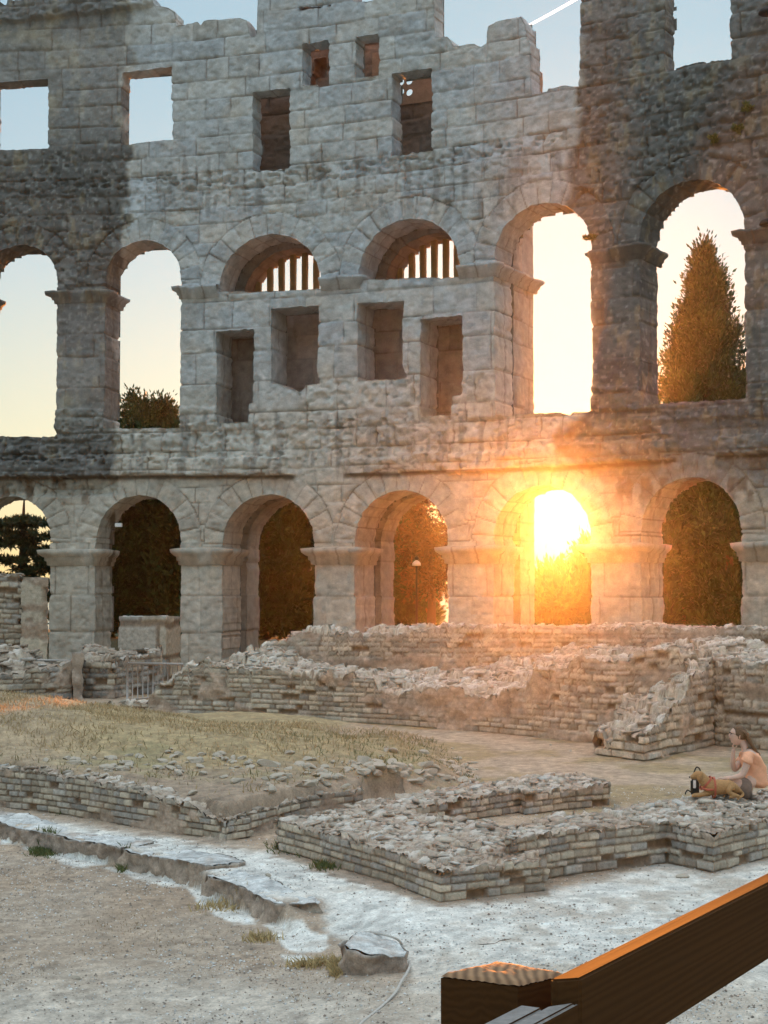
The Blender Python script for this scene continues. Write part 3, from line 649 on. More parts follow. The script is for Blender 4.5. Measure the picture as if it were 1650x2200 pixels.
def ground():
    ys = [8.0]
    while ys[-1] < 70: ys.append(ys[-1] * 1.0021 + 0.001 * max(0, ys[-1] - 40))
    ys = np.array(ys); t = np.linspace(-0.36, 0.36, 640)
    Yg, Tg = np.meshgrid(ys, t, indexing='ij'); Xg = Tg * (Yg + 3)
    x, y = Xg.ravel(), Yg.ravel(); z = ground_h(x, y)
    px, py = proj(x, y, z)
    r = sstep(0.05, 0.2, mound_h(x, y))
    z = z + (0.010 + 0.02 * r) * fbm(x * 2.5, y * 2.5, 0, 210, 5) + (0.006 + 0.012 * r) * fbm(x * 14, y * 14, 0, 211, 3)
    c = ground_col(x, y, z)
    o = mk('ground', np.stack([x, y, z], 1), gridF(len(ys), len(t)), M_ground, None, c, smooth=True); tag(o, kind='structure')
    # the far and side ground, one large sheet a little lower
    me = []
    xs = np.concatenate([[-149, -90, -60, -30], np.linspace(-24, 24, 13), [30, 60, 90, 149]]); yy = np.array([-40, -10, 0, 4, 7.9, 66.0, 69.4, 90, 110, 130.0])
    A, B = np.meshgrid(xs, yy, indexing='ij'); zz = np.where(B > 68, np.interp(B, [69, 90, 110, 130], [.74, .6, -.5, -2.9]), -0.6)
    V = np.stack([A.ravel(), B.ravel(), zz.ravel()], 1); Fq = gridF(len(xs), len(yy)); 
    cc = np.tile([.28, .24, .18], (len(V), 1)); cc[V[:, 1] > 60] = (.06, .07, .035)
    o2 = mk('outer_ground', V, Fq, M_ground, None, cc); tag(o2, kind='structure')
    for f in (o2,):
        pass
ground()
# ================================================================ LOW RUINS
def idw(x, y, V):
    w_ = 0; s = 0
    for (a, b, h) in V:
        k = 1.0 / ((x - a) ** 2 + (y - b) ** 2 + 0.003) ** 1.5; w_ = w_ + k; s = s + k * h
    return s / w_
def rubble(x, y, sc, amp, seed=0):
    xw = x + 0.3 / sc * vn(x * sc * .8, y * sc * .8, 0, 220); yw = (y + 0.3 / sc * vn(x * sc * .8, y * sc * .8, 5, 221)) * 0.8
    f1, f2, idv, ox, oy = worley(xw * sc, yw * sc, 222 + seed); e = f2 - f1
    f1b, f2b, idb, oxb, oyb = worley(xw * sc * 2.3, yw * sc * 2.3, 322 + seed); eb = f2b - f1b
    tilt = (idv - .5) * ox * 1.3 + ((idv * 7.3) % 1 - .5) * oy * 1.3
    h = amp * (0.9 * (idv - 0.5) + 0.9 * tilt + 0.5 * sstep(0.0, 0.25, e) - 0.25 + 0.35 * sstep(0, .3, eb) * (idb - .3))
    crack = sstep(0.09, 0.0, e) * 0.9 + sstep(0.1, 0, eb) * 0.35
    return h, np.clip(crack, 0, 1), idv, idb
TOPC = np.array([.46, .39, .32]); MORT = np.array([.40, .305, .24]); BRK = np.array([.50, .42, .325]); GREY = np.array([.33, .31, .29]); RUST = np.array([.34, .20, .11])
def ruin_block(name, pts, res, zfun=None, zbot=0.0, course=0.085, brick=(0.16, 0.32), rs=5.0, ramp=0.05, mat=None, parent=None, plaster=0.3, warm=0.5, topcol=TOPC, dark=1.0, faces=None, ragged=0.05, seed=0, pow_=1.5, rough=1.0, stepq=0, clutter=.9):
    """footprint polygon pts [(X,Y,ztop)] (front edge first); rubble top and coursed masonry faces on every side"""
    mat = mat or M_ruin; P = np.array([p[:2] for p in pts]); V3 = [tuple(p) for p in pts]
    zf = zfun or (lambda x, y: idw(x, y, V3))
    area = 0.5 * sum(P[i][0] * P[(i + 1) % len(P)][1] - P[(i + 1) % len(P)][0] * P[i][1] for i in range(len(P)))
    if area < 0: P = P[::-1]; 
    acc = Acc()
    def top_h(x, y):
        h, cr, i1, i2 = rubble(x, y, rs, ramp, seed)
        step = ragged * 1.6 * vn(x * 1.1, y * 1.1, 3, 230 + seed)
        zz_ = zf(x, y) + step
        if stepq: zz_ = .68 * zz_ + .32 * (np.floor(zz_ / stepq + .5 + .35 * (i1 - .5)) * stepq)
        return zz_ + h, cr, i1, i2
    # top
    lo = P.min(0) - res; hi = P.max(0) + res
    nx = int((hi[0] - lo[0]) / res) + 2; ny = int((hi[1] - lo[1]) / res) + 2
    Xg, Yg = np.meshgrid(lo[0] + np.arange(nx) * res, lo[1] + np.arange(ny) * res, indexing='ij')
    s = poly_sdf(Xg, Yg, P); gx, gy = np.gradient(s, res); g2 = np.maximum(gx ** 2 + gy ** 2, .3)
    cen = (s[:-1, :-1] + s[1:, :-1] + s[1:, 1:] + s[:-1, 1:]) / 4; keep = cen < 0
    mv = np.abs(s) < res * 1.3; Xs = np.where(mv, Xg - s / g2 * gx, Xg); Ys = np.where(mv, Yg - s / g2 * gy, Yg)
    z, cr, i1, i2 = top_h(Xs.ravel(), Ys.ravel())
    x, y = Xs.ravel(), Ys.ravel(); n1 = fbm(x * 1.5, y * 1.5, 1, 240, 4)
    c = (topcol * .62 + MORT * .38 if clutter > 0 else topcol)[None, :] * (0.66 + 0.5 * i1 + 0.2 * i2)[:, None]; c = mixc(c, np.array([.60, .58, .55])[None, :], sstep(.55, .85, i1) * .5)
    c = mixc(c, MORT[None, :] * 1.0, np.clip(sstep(0.1, .4, n1 + .3 * (i2 - .5)), 0, 1) * 0.7); c = mixc(c, RUST * .45, np.clip(cr * (0.9 if clutter > 0 else .22) + .5 * (1 if clutter > 0 else .3) * sstep(.0, .25, n1) * sstep(.5, .2, i2), 0, 1)) * dark
    Zg = z.reshape(Xg.shape); sx, sy = np.gradient(Zg, res); sl_ = sstep(.7, 1.8, np.hypot(sx, sy)).ravel(); rowc = np.floor(z / course)
    sidec = mixc(BRK[None, :] * (.6 + .5 * hsh(rowc.astype(np.int64), np.floor(x / .3).astype(np.int64), np.floor(y / .3).astype(np.int64), 5))[:, None], RUST[None, :] * .6, sstep(.25, .1, np.abs(z / course - rowc - .0)))
    c = mixc(c, sidec * dark, sl_ * .85)
    I, K = np.nonzero(keep); a = I * ny + K
    acc.add(np.stack([x, y, z], 1), np.stack([a, a + ny, a + ny + 1, a + 1], 1), c)
    if clutter > 0:                                   # angular broken stones bedded in the top
        rs2 = np.random.RandomState(900 + seed); s0 = .85 / rs; nC = int(clutter * abs(area) / (s0 * s0)); q = rs2.randint(0, len(I), nC); ii = I[q] * ny + K[q]
        cx, cy = x[ii], y[ii]; ins = poly_sdf(cx, cy, P) < -s0 * .35; cx, cy = cx[ins], cy[ins]; m = len(cx); cz = top_h(cx, cy)[0]
        hs = s0 * rs2.uniform(.18, .5, (m, 3)) * rs2.choice([.7, 1.0, 1.0, 1.7], m)[:, None] * np.array([1.2, .85, .26]); cub = np.array([(a_, b_, c_) for c_ in (-1, 1) for (a_, b_) in ((-1, -1), (1, -1), (1, 1), (-1, 1))], float)
        Vb = cub[None] * hs[:, None, :] * rs2.uniform(.62, 1.1, (m, 8, 3)); an = rs2.uniform(0, math.pi, m); tl = rs2.normal(size=(m, 2)) * .13
        ca, sa = np.cos(an)[:, None], np.sin(an)[:, None]; vx = Vb[..., 0] * ca - Vb[..., 1] * sa; vy = Vb[..., 0] * sa + Vb[..., 1] * ca; vz = Vb[..., 2] + vx * tl[:, :1] + vy * tl[:, 1:]
        VV = np.stack([vx + cx[:, None], vy + cy[:, None], vz + cz[:, None] + s0 * .05], -1).reshape(-1, 3); bq = (np.arange(m) * 8)[:, None, None]
        QQ = (bq + np.array([[0, 3, 2, 1], [4, 5, 6, 7], [0, 1, 5, 4], [1, 2, 6, 5], [2, 3, 7, 6], [3, 0, 4, 7]])[None]).reshape(-1, 4)
        cc = topcol[None, :] * rs2.uniform(.62, 1.28, (m, 1)); wq = rs2.uniform(0, 1, m); cc = mixc(cc, np.array([.60, .58, .55])[None, :], (wq > .86) * .7); cc = mixc(cc, MORT[None, :], (wq < .25) * .6)
        acc.add(VV, QQ, np.repeat(cc, 8, 0) * dark)
    # faces
    n = len(P); ns = [];
    for i in range(n):
        e = P[(i + 1) % n] - P[i]; ns.append(np.array([e[1], -e[0]]) / (np.linalg.norm(e) + 1e-9))
    hmax = max(p[2] for p in pts) - zbot + 0.3
    sacc = 0.0
    for i in range(n):
        A = P[i]; B = P[(i + 1) % n]; Ln = np.linalg.norm(B - A)
        if Ln < 0.02: continue
        m = max(2, int(Ln / res) + 1); t = np.linspace(0, 1, m); nv = max(3, int(hmax / res) + 1)
        mA = ns[i - 1] + ns[i]; mA = mA / max(0.3, mA @ ns[i]); mB = ns[(i + 1) % n] + ns[i]; mB = mB / max(0.3, mB @ ns[i])
        N = np.tile(ns[i], (m, 1)); N[0] = mA; N[-1] = mB
        X0 = A[0] + (B[0] - A[0]) * t; Y0 = A[1] + (B[1] - A[1]) * t
        zt = top_h(X0, Y0)[0]
        S, Zv = np.meshgrid(t * Ln + sacc, np.linspace(0, 1, nv), indexing='ij')
        Zw = zbot - 0.06 + (zt[:, None] - zbot + 0.06) * Zv
        Sx = S + 0.02 * vn(S * 3, Zw * 3, 0, 250 + seed); Zx = Zw + 0.12 * course * vn(S * 1.2, Zw * 2, 4, 251 + seed) + 0.25 * course * vn(S * 0.35, 0, 4, 252)
        r2 = np.floor(Zx / (2 * course)); f2 = Zx / (2 * course) - r2; sp_ = .36 + .28 * hsh(r2.astype(np.int64), r2.astype(np.int64) * 0 + 3, r2.astype(np.int64) * 0, 77 + seed)
        lowr = f2 < sp_; r = 2 * r2 + np.where(lowr, 0, 1); rf = np.where(lowr, f2 / sp_, (f2 - sp_) / (1 - sp_))
        big = hsh(r.astype(np.int64), r.astype(np.int64) * 0, r.astype(np.int64) * 0, 253 + seed)
        wd = brick[0] + (brick[1] - brick[0]) * big
        q = Sx / wd + big * 7.7 + 0.35 * vn(Sx / wd * 0.9, r, 0, 254); qi = np.floor(q); qf = q - qi
        bid = hsh(qi.astype(np.int64), r.astype(np.int64), r.astype(np.int64) * 0, 255 + seed)
        dj = np.minimum(np.minimum(rf, 1 - rf) * course, np.minimum(qf, 1 - qf) * wd)
        J = sstep(0.16 * course, 0.04 * course, dj)
        n1 = fbm(S * 0.9 + 7 * seed, Zw * 1.8, 0, 260, 4); n2 = fbm(S * 4, Zw * 4, 0, 261, 4); n3 = fbm(S * 14, Zw * 14, 0, 262, 3)
        pl = sstep(0.02, 0.14, n1 - 0.32 + 0.55 * plaster + 0.15 * n2)         # mortar-covered or decayed patches
        hole = sstep(0.90, 0.93, bid) * (1 - J)
        cs_ = min(course, .13) if rough < 1 else course
        D = (1 - pl) * ((bid - 0.5) * 0.30 * cs_ + 0.10 * cs_ - J * 0.32 * cs_ - hole * 0.8 * cs_) + pl * (n2 * 0.5 * cs_) + n3 * 0.12 * cs_ + n2 * 0.25 * cs_ + 0.10 * cs_ * sstep(.0, .3, n1)
        D = D * sstep(0, .1, 1 - Zv + .25)
        Px = X0[:, None] + N[:, 0][:, None] * D; Py = Y0[:, None] + N[:, 1][:, None] * D
        ct = np.clip(.62 + .6 * bid, 0, 1.3)[..., None] * mixc(BRK[None, None, :], GREY[None, None, :], sstep(.3, .8, (bid * 5.3) % 1) * (1 - warm * .6))
        ct = mixc(ct, MORT[None, None, :] * (0.95 + .6 * n2)[..., None], pl * 0.85); ct = mixc(ct, RUST * 0.55, np.clip(J * 0.8 + hole, 0, 1) * (1 - pl * .7) * .9)
        ct = mixc(ct, RUST[None, None, :] * 1.1, sstep(.1, .4, n1) * .35 * warm); ct = mixc(ct, topcol[None, None, :], sstep(.93, 1.0, Zv) * .5) * dark
        acc.add(np.stack([Px.ravel(), Py.ravel(), Zw.ravel()], 1), gridF(m, nv), np.clip(ct.reshape(-1, 3), .02, .75))
        sacc += Ln
    return acc.build(name, mat, parent)
def strip(front, th, zback=None):
    f = [np.array(p) for p in front]; back = []
    for i, p in enumerate(f):
        a = f[max(0, i - 1)]; b = f[min(len(f) - 1, i + 1)]; e = (b - a)[:2]; nrm = np.array([-e[1], e[0]]) / np.linalg.norm(e)
        if nrm[1] < 0 and abs(e[0]) > abs(e[1]) * .3: nrm = -nrm
        back.append((p[0] + nrm[0] * th, p[1] + nrm[1] * th, p[2] if zback is None else zback))
    return [tuple(p) for p in f] + back[::-1]
NEAR = dict(clutter=.42, res=0.02, course=0.085, brick=(0.13, 0.34), rs=7.5, ramp=0.055, mat=M_near, warm=.4, plaster=0.1, ragged=0.012)
o = ruin_block('retaining_wall', strip([Bt(-620, 1668, 1560), Bt(-90, 1722, 1632), Bt(0, 1733, 1650), Bt(170, 1756, 1672), Bt(270, 1773, 1695), Bt(385, 1792, 1725), Bt(487, 1808, 1763)], .42), seed=1, **NEAR)
tag(o, 'low brick retaining wall along the grass mound behind the white path at left', 'low wall')
o = ruin_block('retaining_wall', [Tp(487, 1763, .26), Tp(560, 1742, .28), Tp(655, 1713, .32), Tp(778, 1700, .3), Tp(770, 1686, .3), Tp(640, 1696, .32), Tp(545, 1722, .28), Tp(440, 1738, .27)], seed=2, **NEAR)
tag(o, 'short return of the brick wall closing the mound, running back from its corner', 'low wall')
o = ruin_block('low_brick_platform', [Bt(595, 1826, 1765), Bt(820, 1893, 1826), Bt(947, 1939, 1873), Bt(1175, 1914, 1848), Tp(1086, 1812, .33), Tp(1095, 1781, .34), Tp(862, 1738, .3), Tp(790, 1722, .3), Tp(735, 1738, .3)], seed=3, **NEAR)
tag(o, 'low brick platform with sharp front corner and stony top, nearest the white gravel', 'low wall')
o = ruin_block('low_brick_wall', [Tp(1087, 1811, .46), Bt(1237, 1879, 1786), Bt(1432, 1855, 1768), Bt(1533, 1876, 1791), Bt(1760, 1812, 1755), Tp(1760, 1688, .45), Tp(1480, 1713, .45), Tp(1430, 1723, .45), Tp(1160, 1760, .44), Tp(1096, 1779, .42)], seed=4, **NEAR)
tag(o, 'long low brick wall with stony top on which the woman and the dog sit', 'low wall')
o = ruin_block('low_brick_wall', [Tp(866, 1739, .28), Tp(1000, 1717, .29), Tp(1117, 1700, .29), Tp(1127, 1705, .29), Tp(1310, 1686, .29), Tp(1306, 1677, .29), Tp(1240, 1665, .3), Tp(1150, 1667, .3), Tp(950, 1695, .3), Tp(792, 1720, .3)], seed=5, **NEAR)
tag(o, 'low brick wall stub behind the sunken pit, pointing towards the empty court', 'low wall')
MID = dict(dark=1.14, clutter=.5, stepq=.23, res=0.04, course=0.115, brick=(0.20, 0.50), rs=4.5, ramp=0.13, mat=M_ruin, warm=.8, plaster=0.55, ragged=0.06)
front1 = [Bt(210, 1528, 1520), Bt(300, 1532, 1511), Bt(352, 1535, 1478), Bt(400, 1536, 1450), Bt(434, 1537, 1431), Bt(669, 1548, 1447), Bt(760, 1553, 1462), Bt(850, 1558, 1489), Bt(1050, 1574, 1500), Bt(1110, 1580, 1482), Bt(1165, 1586, 1438), Bt(1290, 1598, 1420), Bt(1420, 1603, 1402), Bt(1520, 1601, 1420)]
t2 = [Dp(560, 38.9, 1405), Dp(600, 38.9, 1384), Dp(660, 38.7, 1362), Dp(700, 38.5, 1354), Dp(1000, 37.8, 1353), Dp(1250, 37.7, 1350), Dp(1500, 37.3, 1350), Dp(1800, 36.6, 1352)]
rear1 = [(t2[6][0] + .2, 37.6, 1.72), (t2[5][0], 37.9, 1.6), (t2[4][0] + 1.5, 38.0, 1.3), (t2[4][0], 38.1, 1.0), (t2[3][0] + 1.5, 38.3, .95), (t2[3][0], 38.8, 1.05), (t2[1][0], 39.1, 1.45), (t2[0][0], 39.3, 1.5), Tp(434, 1424, 1.2), (front1[0][0], 38.3, .15)]
o = ruin_block('brick_terrace', front1 + rear1, seed=6, **MID)
tag(o, 'long lower tier of ruined brickwork across the middle, sloping down at its left end', 'ruin wall')
o = ruin_block('upper_brick_wall', strip(t2, 1.3), seed=7, **MID)
tag(o, 'upper tier of ruined brickwork directly before the arches, topped with rubble', 'ruin wall')
o = ruin_block('brick_buttress', [Bt(1282, 1622, 1583), Bt(1383, 1637, 1587), Bt(1416, 1629, 1565), Bt(1455, 1620, 1520), Bt(1500, 1610, 1455), Bt(1537, 1601, 1422), (Bt(1537, 1601, 1422)[0] + .1, 31.6, 1.7), Dp(1420, 31.6, 1412), Dp(1350, 30.0, 1500), Dp(1300, 29.2, 1560)], seed=8, **dict(MID, res=.033, course=.15, brick=(.3, .6), plaster=.12, ragged=.05))
tag(o, 'stepped brick buttress sticking out towards the court, sloping down from the terrace', 'buttress')
m0 = [Bt(1537, 1602, 1421), Bt(1600, 1608, 1419), Bt(1780, 1625, 1415)]
o = ruin_block('brick_terrace', m0 + [(m0[2][0] + .5, 37.0, 1.75), (m0[0][0] + 1.0, 37.5, 1.75)], seed=9, **dict(MID, plaster=.55))
tag(o, 'mortared terrace wall right of the stepped buttress, behind the woman', 'ruin wall')
# ---- left group
LFT = dict(res=0.05, course=0.15, brick=(0.3, 0.6), rs=3.2, ramp=0.16, mat=M_ruin, warm=.2, plaster=0.2, ragged=0.05)
o = ruin_block('rubble_pile_wall', [Dp(-110, 41.2, 1446), Dp(14, 41.5, 1444), Dp(80, 42, 1438), Dp(158, 42.6, 1434), Dp(160, 43.2, 1432), Dp(96, 43.6, 1436), Dp(90, 44.6, 1400), Dp(40, 44.5, 1386), Dp(-110, 44.0, 1390)], seed=10, **LFT)
tag(o, 'grey brick wall heaped with broken stones at the far left edge', 'ruin wall')
o = ruin_block('brick_pillar', [Dp(177, 43.0, 1417), Dp(246, 42.6, 1418), Dp(262, 43.4, 1414), Dp(345, 45.0, 1405), Dp(345, 46.2, 1392), Dp(180, 45.0, 1392)], seed=11, **dict(LFT, plaster=.35, course=.17))
tag(o, 'squat brick pillar with stony top between the two railings', 'pillar')
o = ruin_block('concrete_post', [Dp(157, 42.4, 1402), Dp(177, 42.4, 1402), Dp(177, 42.75, 1402), Dp(157, 42.75, 1402)], seed=12, **dict(LFT, clutter=0, rough=.5, plaster=1.4, ramp=.01, ragged=0, course=.4, topcol=GREY))
tag(o, 'plain grey concrete post beside the squat brick pillar', 'post')
o = ruin_block('brick_tower', [Dp(-120, 50.5, 1240), Dp(46, 50.5, 1240), Dp(46, 51.6, 1240), Dp(-120, 51.6, 1240)], seed=13, **dict(LFT, course=.17, brick=(.3, .5), plaster=-.3, ramp=.06, res=.04))
tag(o, 'high brick remnant with thin dark courses before the leftmost arch', 'ruin wall')
o = ruin_block('stone_jamb', [Dp(47, 50.3, 1242), Dp(101, 50.3, 1243), Dp(101, 51.4, 1243), Dp(47, 51.4, 1242)], seed=14, **dict(LFT, clutter=0, course=1.6, brick=(2, 3), plaster=.5, ramp=.04, ragged=.04, warm=.7, rough=.4, rs=2.0))
tag(o, 'tall upright stone block standing between the brick remnant and the first pier', 'stone block')
o = ruin_block('ashlar_block', [Dp(257, 51.6, 1325), Dp(356, 50.6, 1324), Dp(387, 52.2, 1325), Dp(290, 53.2, 1325)], seed=15, **dict(LFT, clutter=0, res=.04, course=.92, brick=(2.2, 3), plaster=-.2, ramp=.03, ragged=.01, warm=.4, rough=.5, topcol=np.array([.5, .49, .47])))
tag(o, 'large rectangular stone block filling the foot of the second arch', 'stone block')
def sea():
    m, n, b = newmat('sea_water'); b.inputs['Base Color'].default_value = (.05, .09, .11, 1); b.inputs['Roughness'].default_value = .18
    nz = n.nodes.new('ShaderNodeTexNoise'); nz.inputs['Scale'].default_value = .3; bp_ = n.nodes.new('ShaderNodeBump'); bp_.inputs['Strength'].default_value = .5; bp_.inputs['Distance'].default_value = 1
    tc = n.nodes.new('ShaderNodeTexCoord'); n.links.new(tc.outputs['Object'], nz.inputs['Vector']); n.links.new(nz.outputs[0], bp_.inputs['Height']); n.links.new(bp_.outputs[0], b.inputs['Normal'])
    V = [(-9000, 133, -6), (9000, 133, -6), (9000, 14000, -6), (-9000, 14000, -6)]
    tag(mk('sea', V, [(0, 1, 2, 3)], m), kind='structure')
sea()
# ================================================================ KERB STONES
KB = dict(clutter=0, rough=.5, res=0.022, course=0.6, brick=(3, 4), rs=3.4, ramp=0.022, mat=M_kerb, warm=0, plaster=1.3, ragged=0.022, topcol=np.array([.64, .64, .63]), zbot=-0.24)
def kerb(pts, th, lab, seed):
    f = [Tp(x, y, .015) for x, y in pts]; o = ruin_block('kerb_stone', strip(f, th), seed=seed, **KB); tag(o, lab, 'kerb stone', 'kerb stones edging the arena floor')
kerb([(-560, 1660), (-280, 1700), (-30, 1758)], .5, 'worn kerb stone at the far left edge of the arena floor', 20)
kerb([(-26, 1759), (0, 1765), (116, 1793), (200, 1809), (260, 1821)], .5, 'worn kerb stone with the green tuft growing at its foot', 21)
kerb([(263, 1822), (340, 1840), (417, 1858), (441, 1866)], .5, 'middle worn kerb stone, left of the dark gap', 22)
kerb([(445, 1876), (520, 1904), (594, 1935), (640, 1938), (689, 1936)], .38, 'long kerb stone ending in a blunt dark corner by the cable', 23)
o = ruin_block('kerb_stone', [Tp(738, 2030, .05), Tp(757, 2042, .035), Tp(800, 2056, .0), Tp(868, 2058, -.03), Tp(874, 2044, -.03), Tp(850, 2022, .03), Tp(818, 2000, .06), Tp(766, 2005, .07)], seed=24, **KB)
tag(o, 'isolated rough kerb block with white top lying beside the cable', 'kerb stone', 'kerb stones edging the arena floor')
# ================================================================ LEAVES, GRASS, STONES
def quads_at(Cn, A, B):
    V = np.stack([Cn - A - B * .35, Cn - A * .2 + B, Cn + A, Cn - A * .2 - B], 1).reshape(-1, 3); n = len(Cn)
    return V, np.arange(4 * n).reshape(n, 4)
def unit(v): return v / (np.linalg.norm(v, axis=1)[:, None] + 1e-9)
def foliage(rs_, cl, spread, n, size, up, cols, asp=.4):
    """cl: clump centres; leaves scattered round them"""
    k = rs_.randint(0, len(cl), n); g = rs_.normal(size=(n, 3)); P = cl[k] + g * np.asarray(spread)[None, :]
    d = unit(g + np.array([0, 0, up]) + rs_.normal(size=(n, 3)) * .5); sd_ = unit(np.cross(d, rs_.normal(size=(n, 3)))); s = size * rs_.uniform(.6, 1.3, n)[:, None]
    V, Q = quads_at(P, d * s, sd_ * s * asp)
    tone = rs_.uniform(.6, 1.4, len(cl))[k] * rs_.uniform(.75, 1.3, n)
    mixk = rs_.uniform(0, 1, len(cl))[k]; c = mixc(np.array(cols[0])[None, :], np.array(cols[1])[None, :], mixk) * tone[:, None]
    return V, Q, np.repeat(c, 4, 0)
M_bark = plain('bark', (.10, .07, .05), rough=.9, bump=.8, scale=20)
def tube(name, pts, radii, mat, parent=None, seg=8):
    pts = [Vector(p) for p in pts]; V = []; n = len(pts)
    for i, p in enumerate(pts):
        t = (pts[min(n - 1, i + 1)] - pts[max(0, i - 1)]).normalized(); a = t.orthogonal().normalized() if i == 0 else (a - t * a.dot(t)).normalized(); b = t.cross(a)
        r = radii[i] if hasattr(radii, '__len__') else radii
        for k in range(seg): V.append(p + (a * math.cos(2 * math.pi * k / seg) + b * math.sin(2 * math.pi * k / seg)) * r)
    Fq = [(i * seg + k, i * seg + (k + 1) % seg, (i + 1) * seg + (k + 1) % seg, (i + 1) * seg + k) for i in range(n - 1) for k in range(seg)]
    V += [pts[0], pts[-1]]; 
    for k in range(seg): Fq.append((n * seg, k, (k + 1) % seg, n * seg)); Fq.append((n * seg + 1, (n - 1) * seg + (k + 1) % seg, (n - 1) * seg + k, n * seg + 1))
    me = bpy.data.meshes.new(name); me.from_pydata([tuple(v) for v in V], [], [tuple(dict.fromkeys(f)) for f in Fq]); me.materials.append(mat)
    for p in me.polygons: p.use_smooth = True
    o = bpy.data.objects.new(name, me); C.objects.link(o)
    if parent: par(o, parent)
    return o
DG = [(.024, .052, .016), (.042, .078, .024)]
def crown_tree(name, lab, X, Y, z0, H, W, seed, prof, n=16000, size=.17, cols=DG, spread=None, ncl=260, up=1.0, group=None, zc0=0.06, tips=None):
    rs_ = np.random.RandomState(seed); root = empty(name, (X, Y, z0)); tag(root, lab, 'tree', group)
    h = rs_.uniform(zc0, 1, ncl * 4); r = prof(h) * W / 2; keep_ = rs_.uniform(0, 1, len(h)) < (prof(h) + .12); h = h[keep_][:ncl]; r = r[keep_][:ncl]
    th = rs_.uniform(0, 2 * math.pi, len(h)); rr = r * np.sqrt(rs_.uniform(.1, 1, len(h))) * (1 + .12 * np.sin(th * 3 + h * 9 + seed))
    cl = np.stack([X + rr * np.cos(th), Y + rr * np.sin(th), z0 + h * H], 1)
    if tips is not None: cl = np.vstack([cl, tips])
    V, Q, cc = foliage(rs_, cl, spread or (W * .055 + .05, W * .055 + .05, W * .09 + .08), n, size, up, cols)
    mk('crown', V, Q, M_leaf, root, cc)
    tube('trunk', [(X, Y, z0 - .2), (X + .05, Y, z0 + H * .3), (X, Y, z0 + H * .8)], [W * .05 + .08, W * .04 + .05, .03], M_bark, root)
    return root
cyp = lambda h: np.interp(h, [0, .08, .25, .45, .62, .78, .9, 1.0], [.55, .85, 1.0, .95, .80, .56, .30, .05])
col_ = lambda h: np.interp(h, [0, .1, .5, .8, .93, 1.0], [.7, 1, 1, .9, .62, .2])
def at_px(x, Y): return (x - 825) / F * Y
G1 = 'evergreen trees standing behind the arches'
Yc = 76.0
root = crown_tree('cypress_tree', 'tall pointed cypress rising through the upper right arch', at_px(1519, Yc), Yc, .7, 19.4, 5.8, 1, cyp, n=90000, size=.13, ncl=1000, spread=(.22, .22, .32), up=1.6, group=G1,
                  tips=np.array([[at_px(1550, Yc), Yc, 3.1 + (1260 - y) / F * Yc] for y in (575, 600, 630, 660)] + [[at_px(1440, Yc), Yc, 3.1 + (1260 - y) / F * Yc] for y in (845, 830)] + [[at_px(1462, Yc), Yc, 3.1 + (1260 - y) / F * Yc] for y in (740, 760)]))
for i, (x, Y, H, W_, lab) in enumerate([
    (1395, 68, 8.6, 3.6, 'dark evergreen at the left side of the rightmost lower arch'), (1475, 69, 9.6, 4.2, 'dark evergreen filling the middle of the rightmost lower arch'), (1565, 67.5, 9.3, 3.6, 'dark evergreen at the right side of the rightmost lower arch'), (1690, 68, 9.0, 4.2, 'dark evergreen hidden behind the rightmost pier'),
    (1215, 67, 2.9, 5.2, 'rounded bushy tree standing right below the setting sun'), (1320, 70, 4.6, 3.6, 'bushy tree right of the setting sun, behind a pier'),
    (572, 68, 8.9, 3.2, 'dark evergreen at the left side of the third lower arch'), (655, 69, 9.4, 3.8, 'dark evergreen filling the third lower arch'),
    (225, 70, 9.0, 3.6, 'dark evergreen at the left side of the second lower arch'), (290, 70, 10.9, 4.0, 'dark evergreen whose left tip shows above the sill of the upper arch'), (346, 70.5, 10.7, 3.0, 'narrow dark evergreen whose right tip shows above the upper arch sill'), (400, 69, 9.0, 3.4, 'dark evergreen at the right side of the second lower arch'),
    (893, 69, 5.2, 1.3, 'narrow dark evergreen beside the park lamp in the fourth lower arch'),
    (845, 68, 7.6, 2.3, 'slender dark evergreen at the left side of the fourth lower arch')]):
    z0 = .7
    crown_tree('evergreen_tree', lab, at_px(x, Y), Y, z0, H, W_, 20 + i, col_, n=(46000 if i in (9, 10) else 19000), size=(.11 if i in (9, 10) else .17), ncl=(420 if i in (9, 10) else 240), spread=((.2, .2, .3) if i in (9, 10) else (.30, .30, .42)), up=1.0, group=G1)
# loose broadleaf tree in the fourth arch with the orange sunset light put into its leaf colours
X_, Y_ = at_px(925, 66), 66.0
crown_tree('broadleaf_tree', 'loose leafy tree with the evening glow coloured into its leaves in the fourth lower arch', X_, Y_, .6, 6.2, 3.0, 60, lambda h: np.interp(h, [0, .3, .42, .6, .9, 1], [.3, .5, .8, 1, .8, .4]), n=7500, size=.10, cols=[(.10, .07, .03), (.16, .08, .04)], ncl=150, spread=(.24, .24, .22), up=0.0, zc0=.36)
rp = empty('pine_tree', (at_px(40, 64), 64, .6)); tag(rp, 'layered dark green pine seen through the leftmost lower arch', 'tree')
rs_ = np.random.RandomState(77); cl = []
for (x, y, hw) in [(20, 1125, 60), (70, 1150, 50), (0, 1165, 70), (85, 1185, 40), (30, 1205, 80), (90, 1225, 50), (10, 1240, 60), (60, 1255, 80), (-40, 1140, 60), (-60, 1200, 60), (60, 1120, 30), (50, 1280, 90), (30, 1320, 80)]:
    for k in range(26): cl.append((at_px(x + rs_.uniform(-hw, hw), 64), 64 + rs_.uniform(-1, 1), CAMZ + (1260 - y - rs_.uniform(-5, 5)) / F * 64))
V, Q, cc = foliage(rs_, np.array(cl), (.12, .14, .07), 26000, .14, .5, [(.03, .055, .03), (.06, .10, .05)], asp=.25); mk('crown', V, Q, M_leaf, rp, cc)
